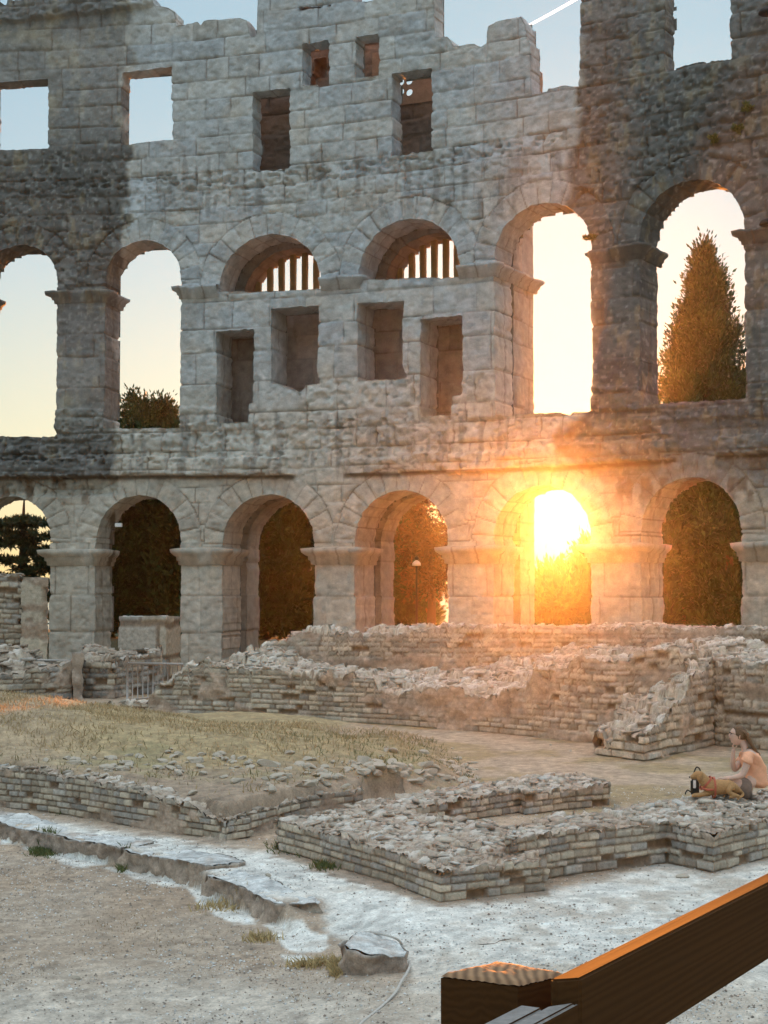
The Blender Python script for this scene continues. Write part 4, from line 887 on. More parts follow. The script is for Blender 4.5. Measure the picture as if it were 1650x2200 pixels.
tube('trunk', [(at_px(50, 64), 64, .4), (at_px(48, 64), 64, 4), (at_px(50, 64), 64, 6.3), (at_px(51, 64), 64, 6.9)], [.22, .16, .06, .02], M_bark, rp)
# small plants on the wall
def tuft(name, lab, cat, c, r, n, size, cols, seed, up=1.0, group=None, mat=None, asp=.35):
    rs_ = np.random.RandomState(seed); cl = np.array(c)[None, :] + rs_.normal(size=(10, 3)) * np.array(r)[None, :] * .5
    V, Q, cc = foliage(rs_, cl, tuple(np.array(r) * .45), n, size, up, cols, asp); o = mk(name, V, Q, mat or M_leaf, None, cc); tag(o, lab, cat, group); return o
for i, (x, y, lab) in enumerate([(1608, 232, 'green tuft of plants on the dark wall at the upper right'), (1268, 512, 'small dry bush beside the impost of the dark upper pier'), (1590, 275, 'brownish plant cushion below the green tuft on the dark wall'), (1535, 298, 'low brown plant growing from a joint of the dark wall')]):
    u, z = wpx(x, y, -.1); p = wpos(np.array([u]), np.array([z]), -.12)[0]
    tuft('wall_plant', lab, 'plant', p, (.12, .05, .08), 420, .06, [(.10, .12, .03), (.16, .13, .05)], 300 + i)
# dry grass on the mound
def blades(name, n, region, hgt, cols, seed, lab=None, stuff=True):
    rs_ = np.random.RandomState(seed); x, y, dens = region(rs_, n); k = rs_.uniform(0, 1, len(x)) < dens; x, y = x[k], y[k]; z = ground_h(x, y) - .01
    m = len(x); h = hgt * rs_.uniform(.5, 1.4, m); ax = rs_.normal(size=(m, 2)) * .5; wv = h * .05 + .004
    a = rs_.uniform(0, math.pi, m); B = np.stack([np.cos(a) * wv, np.sin(a) * wv, 0 * a], 1); P0 = np.stack([x, y, z], 1)
    P1 = P0 + np.stack([ax[:, 0] * h * .5, ax[:, 1] * h * .5, h * .6], 1); P2 = P0 + np.stack([ax[:, 0] * h, ax[:, 1] * h, h], 1)
    V = np.stack([P0 - B, P0 + B, P1 + B * .6, P2], 1).reshape(-1, 3); Q = np.arange(4 * m).reshape(m, 4)
    n1 = fbm(x * .8, y * .8, 0, 200, 5) + .6 * fbm(x * 3, y * 3, 0, 201, 4)
    px, py = proj(x, y, z)
    c = mixc(np.array(cols[0])[None, :], np.array(cols[1])[None, :], sstep(0.0, .3, n1 + .2) * sstep(1560, 1600, py) * sstep(1720, 1660, py)) * rs_.uniform(.7, 1.35, m)[:, None]
    o = mk(name, V, Q, M_grass, None, np.repeat(c, 4, 0)); tag(o, lab, None, None, 'stuff'); return o
def reg_mound(rs_, n):
    x = rs_.uniform(-8, 2.2, n); y = rs_.uniform(18.5, 33, n); sd = poly_sdf(x, y, mound_poly); h = mound_h(x, y)
    px, py = proj(x, y, h); d = sstep(.02, -.15, sd) * np.interp(py + 20 * vn(x, y, 0, 9), [1480, 1580, 1640, 1720], [.9, .7, .25, .12]) * (.25 + .75 * sstep(-.3, .2, vn(x * 1.3, y * 1.3, 0, 301)))
    return x, y, d
blades('dry_grass', 62000, reg_mound, .075, [(.43, .315, .175), (.235, .195, .095)], 500, 'dry grass growing over the mound')
def reg_px(lst):
    def f(rs_, n):
        xs, ys = [], []
        for (x, y, rx, ry, q) in lst:
            k = int(n * q); p = np.array([onz(a, b, -.1 if x < 700 else 0)[:2] for a, b in zip(x + rs_.normal(size=k) * rx, y + rs_.normal(size=k) * ry)]); xs.append(p[:, 0]); ys.append(p[:, 1])
        x = np.concatenate(xs); y = np.concatenate(ys); return x, y, np.ones(len(x))
    return f
blades('green_weeds', 3000, reg_px([(92, 1812, 12, 4, .3), (640, 1842, 26, 6, .3), (262, 1845, 5, 4, .05), (700, 1862, 16, 4, .1), (130, 1762, 8, 3, .04)]), .07, [(.12, .14, .05), (.10, .13, .04)], 501, 'low green weeds at the foot of walls and kerb')
blades('straw_tuft', 1500, reg_px([(722, 2035, 6, 7, .5), (670, 2046, 26, 3, .2), (560, 1990, 20, 4, .15), (470, 1925, 25, 5, .15)]), .07, [(.46, .35, .18), (.46, .35, .18)], 502, 'straw coloured grass tufts between the kerb stones')
blades('withered_stubble', 16000, lambda rs_, n: (lambda x, y: (x, y, sstep(.1, -.3, poly_sdf(x, y, arena)) * sstep(11.5, 12.6, y) * sstep(-.1, .3, vn(x * .9, y * .9, 0, 77) + .2)))(rs_.uniform(-6, .5, n), rs_.uniform(11, 19, n)), .022, [(.30, .22, .13), (.25, .19, .11)], 503, 'short withered stubble on the brown arena floor')
# loose stones
M_stone = plain('loose_limestone', (.47, .40, .325), rough=.9, bump=.8, scale=25, var=.3)
def rockmesh(seed, sub=2):
    bm = bmesh.new(); bmesh.ops.create_icosphere(bm, subdivisions=sub, radius=1.0); rnd = random.Random(seed)
    pl = [(Vector([rnd.gauss(0, 1) for _ in range(3)]).normalized(), rnd.uniform(.45, .8)) for _ in range(9)]
    for v in bm.verts:
        for nrm, d in pl:
            q = v.co.dot(nrm)
            if q > d: v.co -= nrm * (q - d)
        v.co.z *= .55; v.co += Vector([rnd.uniform(-.03, .03) for _ in range(3)])
    me = bpy.data.meshes.new('loose_stone'); bm.to_mesh(me); bm.free(); me.materials.append(M_stone); return me
RK = [rockmesh(i) for i in range(7)]
rnd = random.Random(8)
def stone(x, y, r, lab, group, zadd=0):
    o = bpy.data.objects.new('loose_stone', RK[rnd.randrange(7)]); C.objects.link(o)
    z = float(ground_h(np.array([x]), np.array([y]))[0]); o.location = (x, y, z + r * .15 + zadd); o.scale = (r * rnd.uniform(.8, 1.5), r * rnd.uniform(.7, 1.1), r * rnd.uniform(.7, 1.1)); o.rotation_euler = (rnd.uniform(-.3, .3), rnd.uniform(-.3, .3), rnd.uniform(0, 6.3)); tag(o, lab, 'stone', group)
def on_mound(px_, py_):
    Y = 20.0
    d = ray(px_, py_)
    for Y in np.linspace(17.5, 33, 160):
        X = d[0] / d[1] * Y; z = CAMZ + d[2] / d[1] * Y
        if z < float(ground_h(np.array([X]), np.array([Y]))[0]): return X, Y
    return None
def band(n, f, lab, grp, r0, r1):
    k = 0
    while k < n:
        x, y = f(); q = on_mound(x, y)
        if q: stone(q[0], q[1], rnd.uniform(r0, r1) * (1.5 if rnd.random() < .1 else 1), lab, grp); k += 1
band(75, lambda: (rnd.uniform(135, 545), rnd.gauss(1645, 16)), 'pale broken stone lying on the bare slope of the grass mound', 'stones scattered on the left slope of the mound', .035, .10)
band(110, lambda: (lambda x: (x, np.interp(x, [560, 800, 1030], [1670, 1650, 1665]) + rnd.gauss(0, 24)))(rnd.uniform(560, 1030)), 'pale broken stone in the rubble at the right end of the mound', 'stones at the right end of the mound', .04, .13)
band(22, lambda: (rnd.uniform(1180, 1260), rnd.uniform(1570, 1640)) if rnd.random() < .2 else (rnd.uniform(0, 700), rnd.uniform(1580, 1720)), 'single pale stone in the dry grass', 'single stones in the dry grass', .03, .07)
for (x, y, r, lab) in [(576, 1888, .05, 'brown flat stone lying on the white kerb top'), (133, 2000, .02, 'tiny white pebble on the brown arena floor'), (296, 1989, .03, 'white chip on the brown arena floor'), (165, 2098, .05, 'brown flat stone on the gravel at lower left'), (272, 1910, .02, 'white chip on the arena floor below the kerb'), (1457, 1958, .03, 'dark leaf sized chip on the white gravel by the rail'),
                       (1465, 1885, .06, 'pale stone at the foot of the long low wall'), (510, 1680, .1, 'largest pale stone on the mound slope')]:
    p = onz(x, y, 0 if x > 560 else -.2)
    if y < 1700: q = on_mound(x, y); p = q
    stone(p[0], p[1], r, lab, None, .03 if x == 576 else 0)
def gravel(n=60000):
    rs_ = np.random.RandomState(9); y = 8.6 * np.exp(rs_.uniform(0, 1, n) * math.log(24 / 8.6)); x = rs_.uniform(-.29, .29, n) * (y + 1); z = ground_h(x, y)
    sd = poly_sdf(x, y, mound_poly); k = (sd > .1) & (rs_.uniform(0, 1, n) < .35 + .65 * sstep(-.2, .3, vn(x * .8, y * .8, 0, 15))); x, y, z = x[k], y[k], z[k]; m = len(x)
    r = rs_.uniform(.003, .009, m) * rs_.choice([1, 1, 1, 1.8], m); base = np.array([(1, 0, 0), (0, 1, 0), (-1, 0, 0), (0, -1, 0), (0, 0, .8)], float)
    J = base[None] * r[:, None, None] * rs_.uniform(.6, 1.4, (m, 5, 3)); V = (np.stack([x, y, z + .002], 1)[:, None, :] + J).reshape(-1, 3); b = np.arange(m)[:, None] * 5
    Q = np.concatenate([b + np.array([[i, (i + 1) % 4, 4, 4]]) for i in range(4)]); Tq = Q[:, :3]
    c = np.repeat(np.where(rs_.uniform(0, 1, m)[:, None] < .4, np.array([[.22, .18, .15]]), np.array([[.55, .54, .52]])) * rs_.uniform(.7, 1.2, (m, 1)), 5, 0)
    o = mk('gravel', V, Tq, M_ground, None, c); tag(o, 'fine gravel scattered over the pale ground', None, None, 'stuff')
gravel()
# ================================================================ RAILINGS, LAMPS, CABLE
M_metal = plain('galvanised_metal', (.40, .36, .33), rough=.55, metal=.3, spec=.4, bump=.1)
def railing(name, lab, xa, xb, Ya, Yb, yt, n, zlow, group):
    A = np.array(onY(xa, yt, Ya)); B = np.array(onY(xb, yt + 2, Yb)); r = empty(name, (A[0], A[1], zlow)); tag(r, lab, 'railing', group)
    tube('top_rail', [A, B], .035, M_metal, r); lowA = (A[0], A[1], zlow + .12); lowB = (B[0], B[1], zlow + .12); tube('bottom_rail', [lowA, lowB], .022, M_metal, r)
    for i in range(n + 1):
        t = i / n; p = A + (B - A) * t; tube('bar', [(p[0], p[1], zlow + (.0 if i in (0, n) else .12)), (p[0], p[1], p[2])], .035 if i in (0, n) else .016, M_metal, r, seg=6)
railing('metal_railing', 'grey metal railing right of the squat brick pillar, running behind the terrace', 274, 392, 40.6, 42.5, 1425, 11, 0.0, None)
railing('metal_railing', 'short grey metal railing left of the concrete post', 66, 158, 43.8, 42.9, 1418, 8, 0.2, None)
M_white = plain('painted_white_metal', (.75, .75, .74), rough=.4, bump=0)
M_black = plain('black_metal', (.02, .02, .022), rough=.5, bump=0)
def lathe(name, prof, mat, parent, loc, seg=20, rot=None):
    bm = bmesh.new(); rings = []
    for (r, z) in prof: rings.append([bm.verts.new((r * math.cos(2 * math.pi * k / seg), r * math.sin(2 * math.pi * k / seg), z)) for k in range(seg)])
    for a, b in zip(rings[:-1], rings[1:]):
        for k in range(seg): bm.faces.new((a[k], a[(k + 1) % seg], b[(k + 1) % seg], b[k]))
    bm.faces.new(rings[0][::-1]); bm.faces.new(rings[-1])
    for v in bm.verts:
        if rot is not None: v.co = rot @ v.co
        v.co += Vector(loc)
    return frombm(name, bm, mat, parent, smooth=True)
p = onY(895, 1213, 63); r = empty('street_lamp', (p[0], p[1], .7)); tag(r, 'small park lamp with white domed head seen through the fourth lower arch', 'street lamp')
tube('pole', [(p[0], p[1], .6), (p[0], p[1], p[2])], [.05, .04], M_black, r); lathe('lamp_head', [(.05, -.05), (.18, -.04), (.17, .06), (.1, .14), (.03, .18)], M_white, r, (p[0], p[1], p[2])); lathe('finial', [(.02, .18), (.09, .22), (.10, .28), (.02, .36)], M_black, r, (p[0], p[1], p[2]))
# floodlight on the second arch and round lamps on the wall at the right edge
def boxm(name, c, s, mat, parent=None, rot=None, bev=.01):
    bm = bmesh.new(); bmesh.ops.create_cube(bm, size=1)
    for v in bm.verts: v.co = Vector((v.co.x * s[0], v.co.y * s[1], v.co.z * s[2]))
    bmesh.ops.bevel(bm, geom=list(bm.edges), offset=bev, segments=2, affect='EDGES')
    for v in bm.verts: v.co = (rot @ v.co if rot is not None else v.co) + Vector(c)
    return frombm(name, bm, mat, parent)
p = onY(255, 1128, 58.0); r = empty('floodlight', tuple(p)); tag(r, 'small white floodlight fixed inside the left side of the second lower arch', 'floodlight')
boxm('lamp_housing', p, (.26, .18, .14), M_white, r); boxm('bracket', (p[0] - .12, p[1] + .05, p[2] - .18), (.30, .04, .03), M_black, r)
for (x, y, lab) in ((1650, 24, 'dark round floodlight on the wall at the top right corner'), (1652, 478, 'dark round floodlight beside the impost at the right edge')):
    u, z = wpx(x, y, -.45); q = wpos(np.array([u]), np.array([z]), -.45)[0]; b = wpos(np.array([u]), np.array([z + .1]), .1)[0]
    r = empty('floodlight', tuple(q)); tag(r, lab, 'floodlight'); lathe('lamp_shade', [(.02, .16), (.12, .13), (.26, .05), (.31, -.06), (.28, -.09), (.02, -.07)], M_black, r, q); tube('bracket', [tuple(q + np.array([0, 0, .13])), (b[0], b[1], b[2])], .02, M_black, r)
M_cable = plain('pale_cable', (.50, .46, .42), rough=.6, bump=0)
def gl(pts, up=.012):
    o_ = []
    for x, y in pts:
        p = onz(x, y, 0); zz = float(ground_h(np.array([p[0]]), np.array([p[1]]))[0]); p = onz(x, y, zz); o_.append((p[0], p[1], zz + up))
    return o_
def smoothpts(P, k=6):
    P = [Vector(p) for p in P]; o_ = []
    for i in range(len(P) - 1):
        p0, p1, p2, p3 = P[max(0, i - 1)], P[i], P[i + 1], P[min(len(P) - 1, i + 2)]
        for t in np.linspace(0, 1, k, endpoint=False): o_.append(.5 * ((2 * p1) + (p2 - p0) * t + (2 * p0 - 5 * p1 + 4 * p2 - p3) * t * t + (3 * p1 - p0 - 3 * p2 + p3) * t ** 3))
    return o_ + [P[-1]]
o = tube('cable', smoothpts(gl([(697, 1959), (715, 1972), (738, 1990), (766, 2006)]) + [Tp(800, 2003, .05), Tp(850, 2016, .04)] + gl([(868, 2040), (880, 2070), (876, 2090), (862, 2112), (850, 2135), (826, 2160), (800, 2182), (778, 2200), (755, 2225), (730, 2270)])), .011, M_cable); tag(o, 'pale grey cable snaking across the gravel past the isolated kerb block', 'cable')
o = tube('twig', smoothpts(gl([(895, 2040), (940, 2037), (1010, 2033), (1060, 2030), (1075, 2024), (1098, 2020)])), [.003] * 31, M_bark); tag(o, 'thin dark twig lying on the white gravel', 'twig')
# ================================================================ WOODEN HANDRAIL
def wood_mat(name, rings=False):
    m, n, b = newmat(name); L = n.links.new; tc = n.nodes.new('ShaderNodeTexCoord'); mp = n.nodes.new('ShaderNodeMapping'); L(tc.outputs['Object'], mp.inputs[0])
    wv = n.nodes.new('ShaderNodeTexWave'); wv.wave_type = 'RINGS' if rings else 'BANDS'
    if rings: wv.rings_direction = 'Z'; mp.inputs['Location'].default_value = rings; wv.inputs['Scale'].default_value = 20; wv.inputs['Distortion'].default_value = 2.0; wv.inputs['Detail'].default_value = 3; wv.inputs['Detail Scale'].default_value = 1.5
    else:
        mp.inputs['Rotation'].default_value = (0, 0, -math.atan2(.76, .479)); m3 = n.nodes.new('ShaderNodeMapping'); m3.inputs['Scale'].default_value = (.7, 26, 26); L(mp.outputs[0], m3.inputs[0]); mp = m3
        wv.bands_direction = 'Z'; wv.inputs['Scale'].default_value = .9; wv.inputs['Distortion'].default_value = 9; wv.inputs['Detail'].default_value = 4; wv.inputs['Detail Scale'].default_value = 1.2
    L(mp.outputs[0], wv.inputs[0]); nz = n.nodes.new('ShaderNodeTexNoise'); nz.inputs['Scale'].default_value = 60; nz.inputs['Detail'].default_value = 6; L(tc.outputs['Object'], nz.inputs[0])
    rp = n.nodes.new('ShaderNodeValToRGB'); rp.color_ramp.elements[0].color = (.058, .026, .010, 1) if not rings else (.17, .10, .06, 1); rp.color_ramp.elements[1].color = (.080, .037, .014, 1) if not rings else (.42, .25, .14, 1); rp.color_ramp.elements[0].position = .15
    mx = n.nodes.new('ShaderNodeMath'); mx.operation = 'MULTIPLY_ADD'; mx.inputs[1].default_value = .55; L(nz.outputs[0], mx.inputs[0]); L(wv.outputs[1], mx.inputs[2]); m2 = n.nodes.new('ShaderNodeMath'); m2.operation = 'MULTIPLY'; m2.inputs[1].default_value = .62; L(mx.outputs[0], m2.inputs[0])
    L(m2.outputs[0], rp.inputs[0]); L(rp.outputs[0], b.inputs['Base Color']); bp_ = n.nodes.new('ShaderNodeBump'); bp_.inputs['Strength'].default_value = .6; bp_.inputs['Distance'].default_value = .0008 if rings else .0004; L(m2.outputs[0], bp_.inputs['Height']); L(bp_.outputs[0], b.inputs['Normal'])
    b.inputs['Roughness'].default_value = .75 if not rings else .8; b.inputs['Specular IOR Level'].default_value = .03 if not rings else .12
    return m
M_wood = wood_mat('stained_wood')
rail = empty('wooden_handrail', (0.31, 2.4, 0)); tag(rail, 'dark wooden handrail with square post in the right foreground, its top edge glowing', 'handrail')
def prism(name, top, z1, z0, mat, parent, cuts=0, bev=.004, seed=0):
    bm = bmesh.new(); T_ = [bm.verts.new((x, y, z1)) for x, y in top]; B_ = [bm.verts.new((x, y, z0)) for x, y in top]; n = len(top)
    bm.faces.new(T_); bm.faces.new(B_[::-1])
    for i in range(n): bm.faces.new((T_[i], B_[i], B_[(i + 1) % n], T_[(i + 1) % n]))
    bmesh.ops.bevel(bm, geom=list(bm.edges), offset=bev, segments=3, affect='EDGES')
    return frombm(name, bm, mat, parent)
dv = np.array([.479, .76]) / math.hypot(.479, .76); nv_ = np.array([-dv[1], dv[0]])
def along(t, s): return tuple(np.array([.2957, 2.34]) + dv * t + nv_ * s)
prism('rail_board', [along(0, 0), along(5.2, 0), along(5.2, .038), along(-.028, .038), along(-.030, .028)], 2.512, 2.362, M_wood, rail)
prism('rail_board', [along(-1.4, 0.002), along(-.002, 0.002), along(-.052, .031), along(-1.4, .031)], 2.478, 2.358, M_wood, rail)
prism('rail_board', [along(-1.4, .0335), along(-.058, .0335), along(-.062, .07), along(-1.4, .07)], 2.477, 2.358, M_wood, rail, seed=2)
M_grey = plain('skylit_weathered_wood', (.22, .20, .19), rough=.85, bump=.4, scale=50, var=.3)  # for board tops: weathering, with the grey skylight painted into the colour
for o_ in rail.children:
    if o_.name != 'rail_board':
        o_.data.materials.append(M_grey)
        for p_ in o_.data.polygons:
            if p_.normal.z > .6: p_.material_index = 1
pc = [np.array(Tp(x, y, 2.487)[:2]) for x, y in ((947, 2093), (1112, 2113), (1213, 2091), (1068, 2066))]
M_ring = wood_mat('wood_end_grain', rings=(-(pc[2][0] + .03), -(pc[2][1] - .02), 0))
def post():
    # square post with weathered, slightly domed end grain
    bm = bmesh.new(); c = sum(pc) / 4; N = 26; G = {}
    for i in range(N + 1):
        for j in range(N + 1):
            a, b = i / N, j / N; p = (pc[0] * (1 - a) + pc[1] * a) * (1 - b) + (pc[3] * (1 - a) + pc[2] * a) * b
            e = min(a, 1 - a, b, 1 - b); z = 2.487 + .006 * min(1, e * 5) + .0012 * float(vn(np.array([p[0] * 60]), np.array([p[1] * 60]), 0, 3)[0]) - (.004 if e < .01 else 0)
            rr = math.hypot(p[0] - pc[2][0], p[1] - pc[2][1]); z += .0008 * math.sin(rr * 620)
            G[i, j] = bm.verts.new((p[0], p[1], z))
    for i in range(N):
        for j in range(N): bm.faces.new((G[i, j], G[i + 1, j], G[i + 1, j + 1], G[i, j + 1]))
    frombm('post_top', bm, M_ring, rail, smooth=True)
    bm = bmesh.new(); prev = None; ring = [(i, 0) for i in range(N)] + [(N, j) for j in range(N)] + [(N - i, N) for i in range(N)] + [(0, N - j) for j in range(N)]
    rows = []
    for z in (None, 2.46, 2.2, 1.2, -.05):
        row = []
        for (i, j) in ring:
            a, b = i / N, j / N; p = (pc[0] * (1 - a) + pc[1] * a) * (1 - b) + (pc[3] * (1 - a) + pc[2] * a) * b
            zz = z if z is not None else 2.4842 + .0012 * float(vn(np.array([p[0] * 60]), np.array([p[1] * 60]), 0, 3)[0]) - .003
            row.append(bm.verts.new((p[0] , p[1], zz)))
        rows.append(row)
    for r0, r1 in zip(rows[:-1], rows[1:]):
        for k in range(len(ring)): bm.faces.new((r0[k], r1[k], r1[(k + 1) % len(ring)], r0[(k + 1) % len(ring)]))
    frombm('post', bm, M_wood, rail)
post()
# ================================================================ CONTRAIL
mc_, n_, b_ = newmat('vapour_trail'); b_.inputs['Base Color'].default_value = (.95, .95, .95, 1); b_.inputs['Roughness'].default_value = 1; b_.inputs['Emission Color'].default_value = (.85, .93, 1, 1); b_.inputs['Emission Strength'].default_value = .35  # slight emission stands in for white sunlight on the trail
tr_ = n_.nodes.new('ShaderNodeBsdfTranslucent'); tr_.inputs[0].default_value = (.95, .93, .9, 1); ms_ = n_.nodes.new('ShaderNodeMixShader'); ms_.inputs[0].default_value = .5
n_.links.new(b_.outputs[0], ms_.inputs[1]); n_.links.new(tr_.outputs[0], ms_.inputs[2]); n_.links.new(ms_.outputs[0], n_.nodes['Material Output'].inputs[0])
cp = [onY(x, y, 3000 + (x - 1100) * .4) for x, y in ((1085, 84), (1128, 59), (1180, 31), (1228, 4), (1300, -38), (1420, -100), (1700, -260))]
o = tube('contrail', cp, [1.2, 2.6, 3.0, 3.2, 3.5, 4, 5], mc_, seg=10); tag(o, 'thin white contrail', None, None, 'structure')
# ================================================================ WOMAN AND DOG
def skin(name, nodes, edges, mat, parent=None, sub=2, root=0):
    """nodes: list of ((x,y,z), r or (rx,ry)); returns a finished mesh object"""
    me = bpy.data.meshes.new(name); me.from_pydata([n[0] for n in nodes], edges, []); o = bpy.data.objects.new(name, me); C.objects.link(o)
    sk = o.modifiers.new('skin', 'SKIN'); sk.use_smooth_shade = True; sk.branch_smoothing = .4
    for i, n in enumerate(nodes):
        r = n[1] if hasattr(n[1], '__len__') else (n[1], n[1]); me.skin_vertices[0].data[i].radius = r; me.skin_vertices[0].data[i].use_root = (i == root)
    sb = o.modifiers.new('sub', 'SUBSURF'); sb.levels = sub; sb.render_levels = sub
    dg = bpy.context.evaluated_depsgraph_get(); m2 = bpy.data.meshes.new_from_object(o.evaluated_get(dg)); o.modifiers.clear(); o.data = m2; m2.materials.clear(); m2.materials.append(mat); m2.name = name
    for p in m2.polygons: p.use_smooth = True
    if parent: par(o, parent)
    return o
def blob(bm, fn, sub=4, mi=0):
    b2 = bmesh.new(); bmesh.ops.create_icosphere(b2, subdivisions=sub, radius=1)
    for v in b2.verts: v.co = Vector(fn(v.co))
    me = bpy.data.meshes.new('tmp'); b2.to_mesh(me); b2.free(); n0 = len(bm.faces); bm.from_mesh(me); bpy.data.meshes.remove(me); bm.faces.ensure_lookup_table()
    for f in bm.faces[n0:]: f.material_index = mi; f.smooth = True
def join_mesh(o, others):
    bm = bmesh.new(); bm.from_mesh(o.data)
    for q in others: bm.from_mesh(q.data)
    bm.to_mesh(o.data); bm.free()
    for q in others: bpy.data.objects.remove(q)
M_skin = plain('skin', (.66, .43, .34), rough=.55, bump=.05, var=.05); M_skin.node_tree.nodes['Principled BSDF'].inputs['Subsurface Weight'].default_value = .05
M_shirt = plain('peach_cotton', (.90, .43, .26), rough=.9, bump=.3, var=.08, scale=12); M_hair = plain('brown_hair', (.15, .08, .04), rough=.5, bump=.8, scale=40, var=.4); M_short = plain('dark_cloth', (.24, .165, .13), rough=.9)
M_eye = plain('dark_frame', (.02, .015, .015), rough=.3); M_lip = plain('lips', (.40, .14, .12), rough=.5)
PY = 19.55
def pp(x, y, dy=0.0):
    q = onY(x, y, PY + dy); return (float(q[0]), float(q[1]), float(q[2]))
person = empty('person', pp(1612, 1702)); tag(person, 'seated person with long brown hair and peach T-shirt resting chin on one hand', 'person')
def build_person():
    # body: pelvis, spine, head, arms, legs in one skin
    N = [(pp(1613, 1690, .02), (.15, .15)), (pp(1619, 1668, .02), (.13, .15)), (pp(1619, 1645, .02), (.125, .155)), (pp(1611, 1622, .02), (.11, .145)), (pp(1603, 1607, .02), (.06, .07)), (pp(1597, 1597, .02), (.050, .052)), (pp(1590, 1586, .02), (.062, .06)),
         (pp(1611, 1619, -.14), .062), (pp(1607, 1634, -.19), .055), (pp(1600, 1655, -.20), .046), (pp(1595, 1666, -.2), .043), (pp(1578, 1671, -.2), .036), (pp(1561, 1673, -.19), .026), (pp(1553, 1672, -.19), (.03, .018)),
         (pp(1600, 1620, .18), .06), (pp(1589, 1640, .16), .048), (pp(1578, 1655, .10), .040), (pp(1574, 1640, .06), .036), (pp(1575, 1620, .03), .026), (pp(1576, 1608, .02), (.032, .02)),
         (pp(1600, 1694, -.10), .10), (pp(1583, 1684, -.11), .085), (pp(1563, 1680, -.12), .068), (pp(1558, 1698, -.10), .055), (pp(1556, 1722, .25), .045),
         (pp(1600, 1694, .14), .10), (pp(1580, 1680, .16), .085), (pp(1560, 1674, .18), .068), (pp(1556, 1700, .3), .055), (pp(1554, 1730, .45), .045)]
    E = [(0, 1), (1, 2), (2, 3), (3, 4), (4, 5), (5, 6), (3, 7), (7, 8), (8, 9), (9, 10), (10, 11), (11, 12), (12, 13), (3, 14), (14, 15), (15, 16), (16, 17), (17, 18), (18, 19), (0, 20), (20, 21), (21, 22), (22, 23), (23, 24), (0, 25), (25, 26), (26, 27), (27, 28), (28, 29)]
    body = skin('body', N, E, M_skin, person, sub=2)
    extra = []
    # fingers: near hand lying forward on the knee
    def fing(base, dirs, r=.0085):
        pts = [base]
        for d in dirs: pts.append(tuple(np.array(pts[-1]) + np.array(d)))
        return skin('f', [(p, r * (1 - .12 * i)) for i, p in enumerate(pts)], [(i, i + 1) for i in range(len(pts) - 1)], M_skin, None, sub=1)
    h = np.array(N[13][0])
    for k, L_ in enumerate((.026, .030, .028, .022)): extra.append(fing(tuple(h + np.array([-.005, -.022 + .015 * k, .004])), [(-L_, 0, .002), (-L_ * .8, 0, -.008), (-L_ * .6, 0, -.014)]))
    extra.append(fing(tuple(h + np.array([.015, -.028, 0])), [(-.018, -.018, 0), (-.02, -.008, -.008)], .010))
    h = np.array(N[19][0])
    for k, L_ in enumerate((.022, .026, .024, .02)): extra.append(fing(tuple(h + np.array([-.012 + .004 * k, -.022 + .014 * k, .012])), [(-.004, 0, L_), (.010, 0, L_ * .8), (.018, 0, L_ * .3)]))
    extra.append(fing(tuple(h + np.array([.012, -.02, .005])), [(.014, -.010, .018), (.014, .0, .018)], .010))
    # head, facing left and slightly up
    hc = Vector(pp(1585, 1580, .02)); rot = Matrix.Rotation(R(8), 3, 'Y')
    bm = bmesh.new()
    def headf(c):
        x, y, z = c; f = max(0, -x)                    # -x is the face
        r = Vector((x * .098, y * .074, z * .122))
        if z < 0: r.x *= 1 - .18 * (-z) ** 1.5 * (1 if x > 0 else .35); r.y *= 1 - .30 * (-z) ** 1.3
        if x < 0:
            g = math.exp(-((y / .20) ** 2))
            r.x -= .026 * g * math.exp(-((z + .10) / .16) ** 2) * f        # nose
            r.x += .012 * math.exp(-((z - .12) / .10) ** 2) * math.exp(-(((abs(y) - .38) / .2) ** 2)) * f   # eye sockets
            r.x -= .010 * math.exp(-((z + .45) / .09) ** 2) * math.exp(-((y / .3) ** 2)) * f    # lips
            r.x -= .014 * math.exp(-((z + .82) / .16) ** 2) * math.exp(-((y / .4) ** 2))            # chin
            r.x -= .006 * math.exp(-((z - .28) / .08) ** 2) * math.exp(-((y / .6) ** 2)) * f    # brow
        return hc + rot @ r
    blob(bm, headf, 4)
    for s_ in (-1, 1): blob(bm, lambda c: hc + rot @ Vector((.012 + c.x * .018, s_ * .074 + c.y * .010, -.005 + c.z * .030)), 2)     # ears
    hm = bpy.data.meshes.new('h'); bm.to_mesh(hm); bm.free(); ho = bpy.data.objects.new('h', hm); C.objects.link(ho); extra.append(ho)
    join_mesh(body, extra)
    for p in body.data.polygons: p.use_smooth = True
    # eyes, glasses, mouth
    bm = bmesh.new()
    for s_ in (-1, 1): blob(bm, lambda c: hc + rot @ Vector((-.086 + c.x * .006, s_ * .028 + c.y * .012, .014 + c.z * .006)), 2)
    frombm('eyes', bm, M_eye, person, True)
    g = []
    for s_ in (-1, 1):
        pts = [hc + rot @ Vector((-.100 + .010 * abs(math.sin(t)) * 0, s_ * .030 + .024 * math.cos(t), .012 + .018 * math.sin(t))) for t in np.linspace(0, 2 * math.pi, 18)]; g.append(tube('g', pts, .0025, M_eye, None, 5))
        g.append(tube('g', [hc + rot @ Vector((-.100, s_ * .054, .018)), hc + rot @ Vector((-.04, s_ * .078, .016)), hc + rot @ Vector((.01, s_ * .080, .010))], .0025, M_eye, None, 5))
    gl_ = g[0]; join_mesh(gl_, g[1:]); gl_.name = 'glasses'; par(gl_, person)
    bm = bmesh.new(); blob(bm, lambda c: hc + rot @ Vector((-.094 + c.x * .008, c.y * .022, -.054 + c.z * .007)), 2); frombm('mouth', bm, M_lip, person, True)
    # hair: cap plus long fall down the back
    bm = bmesh.new()
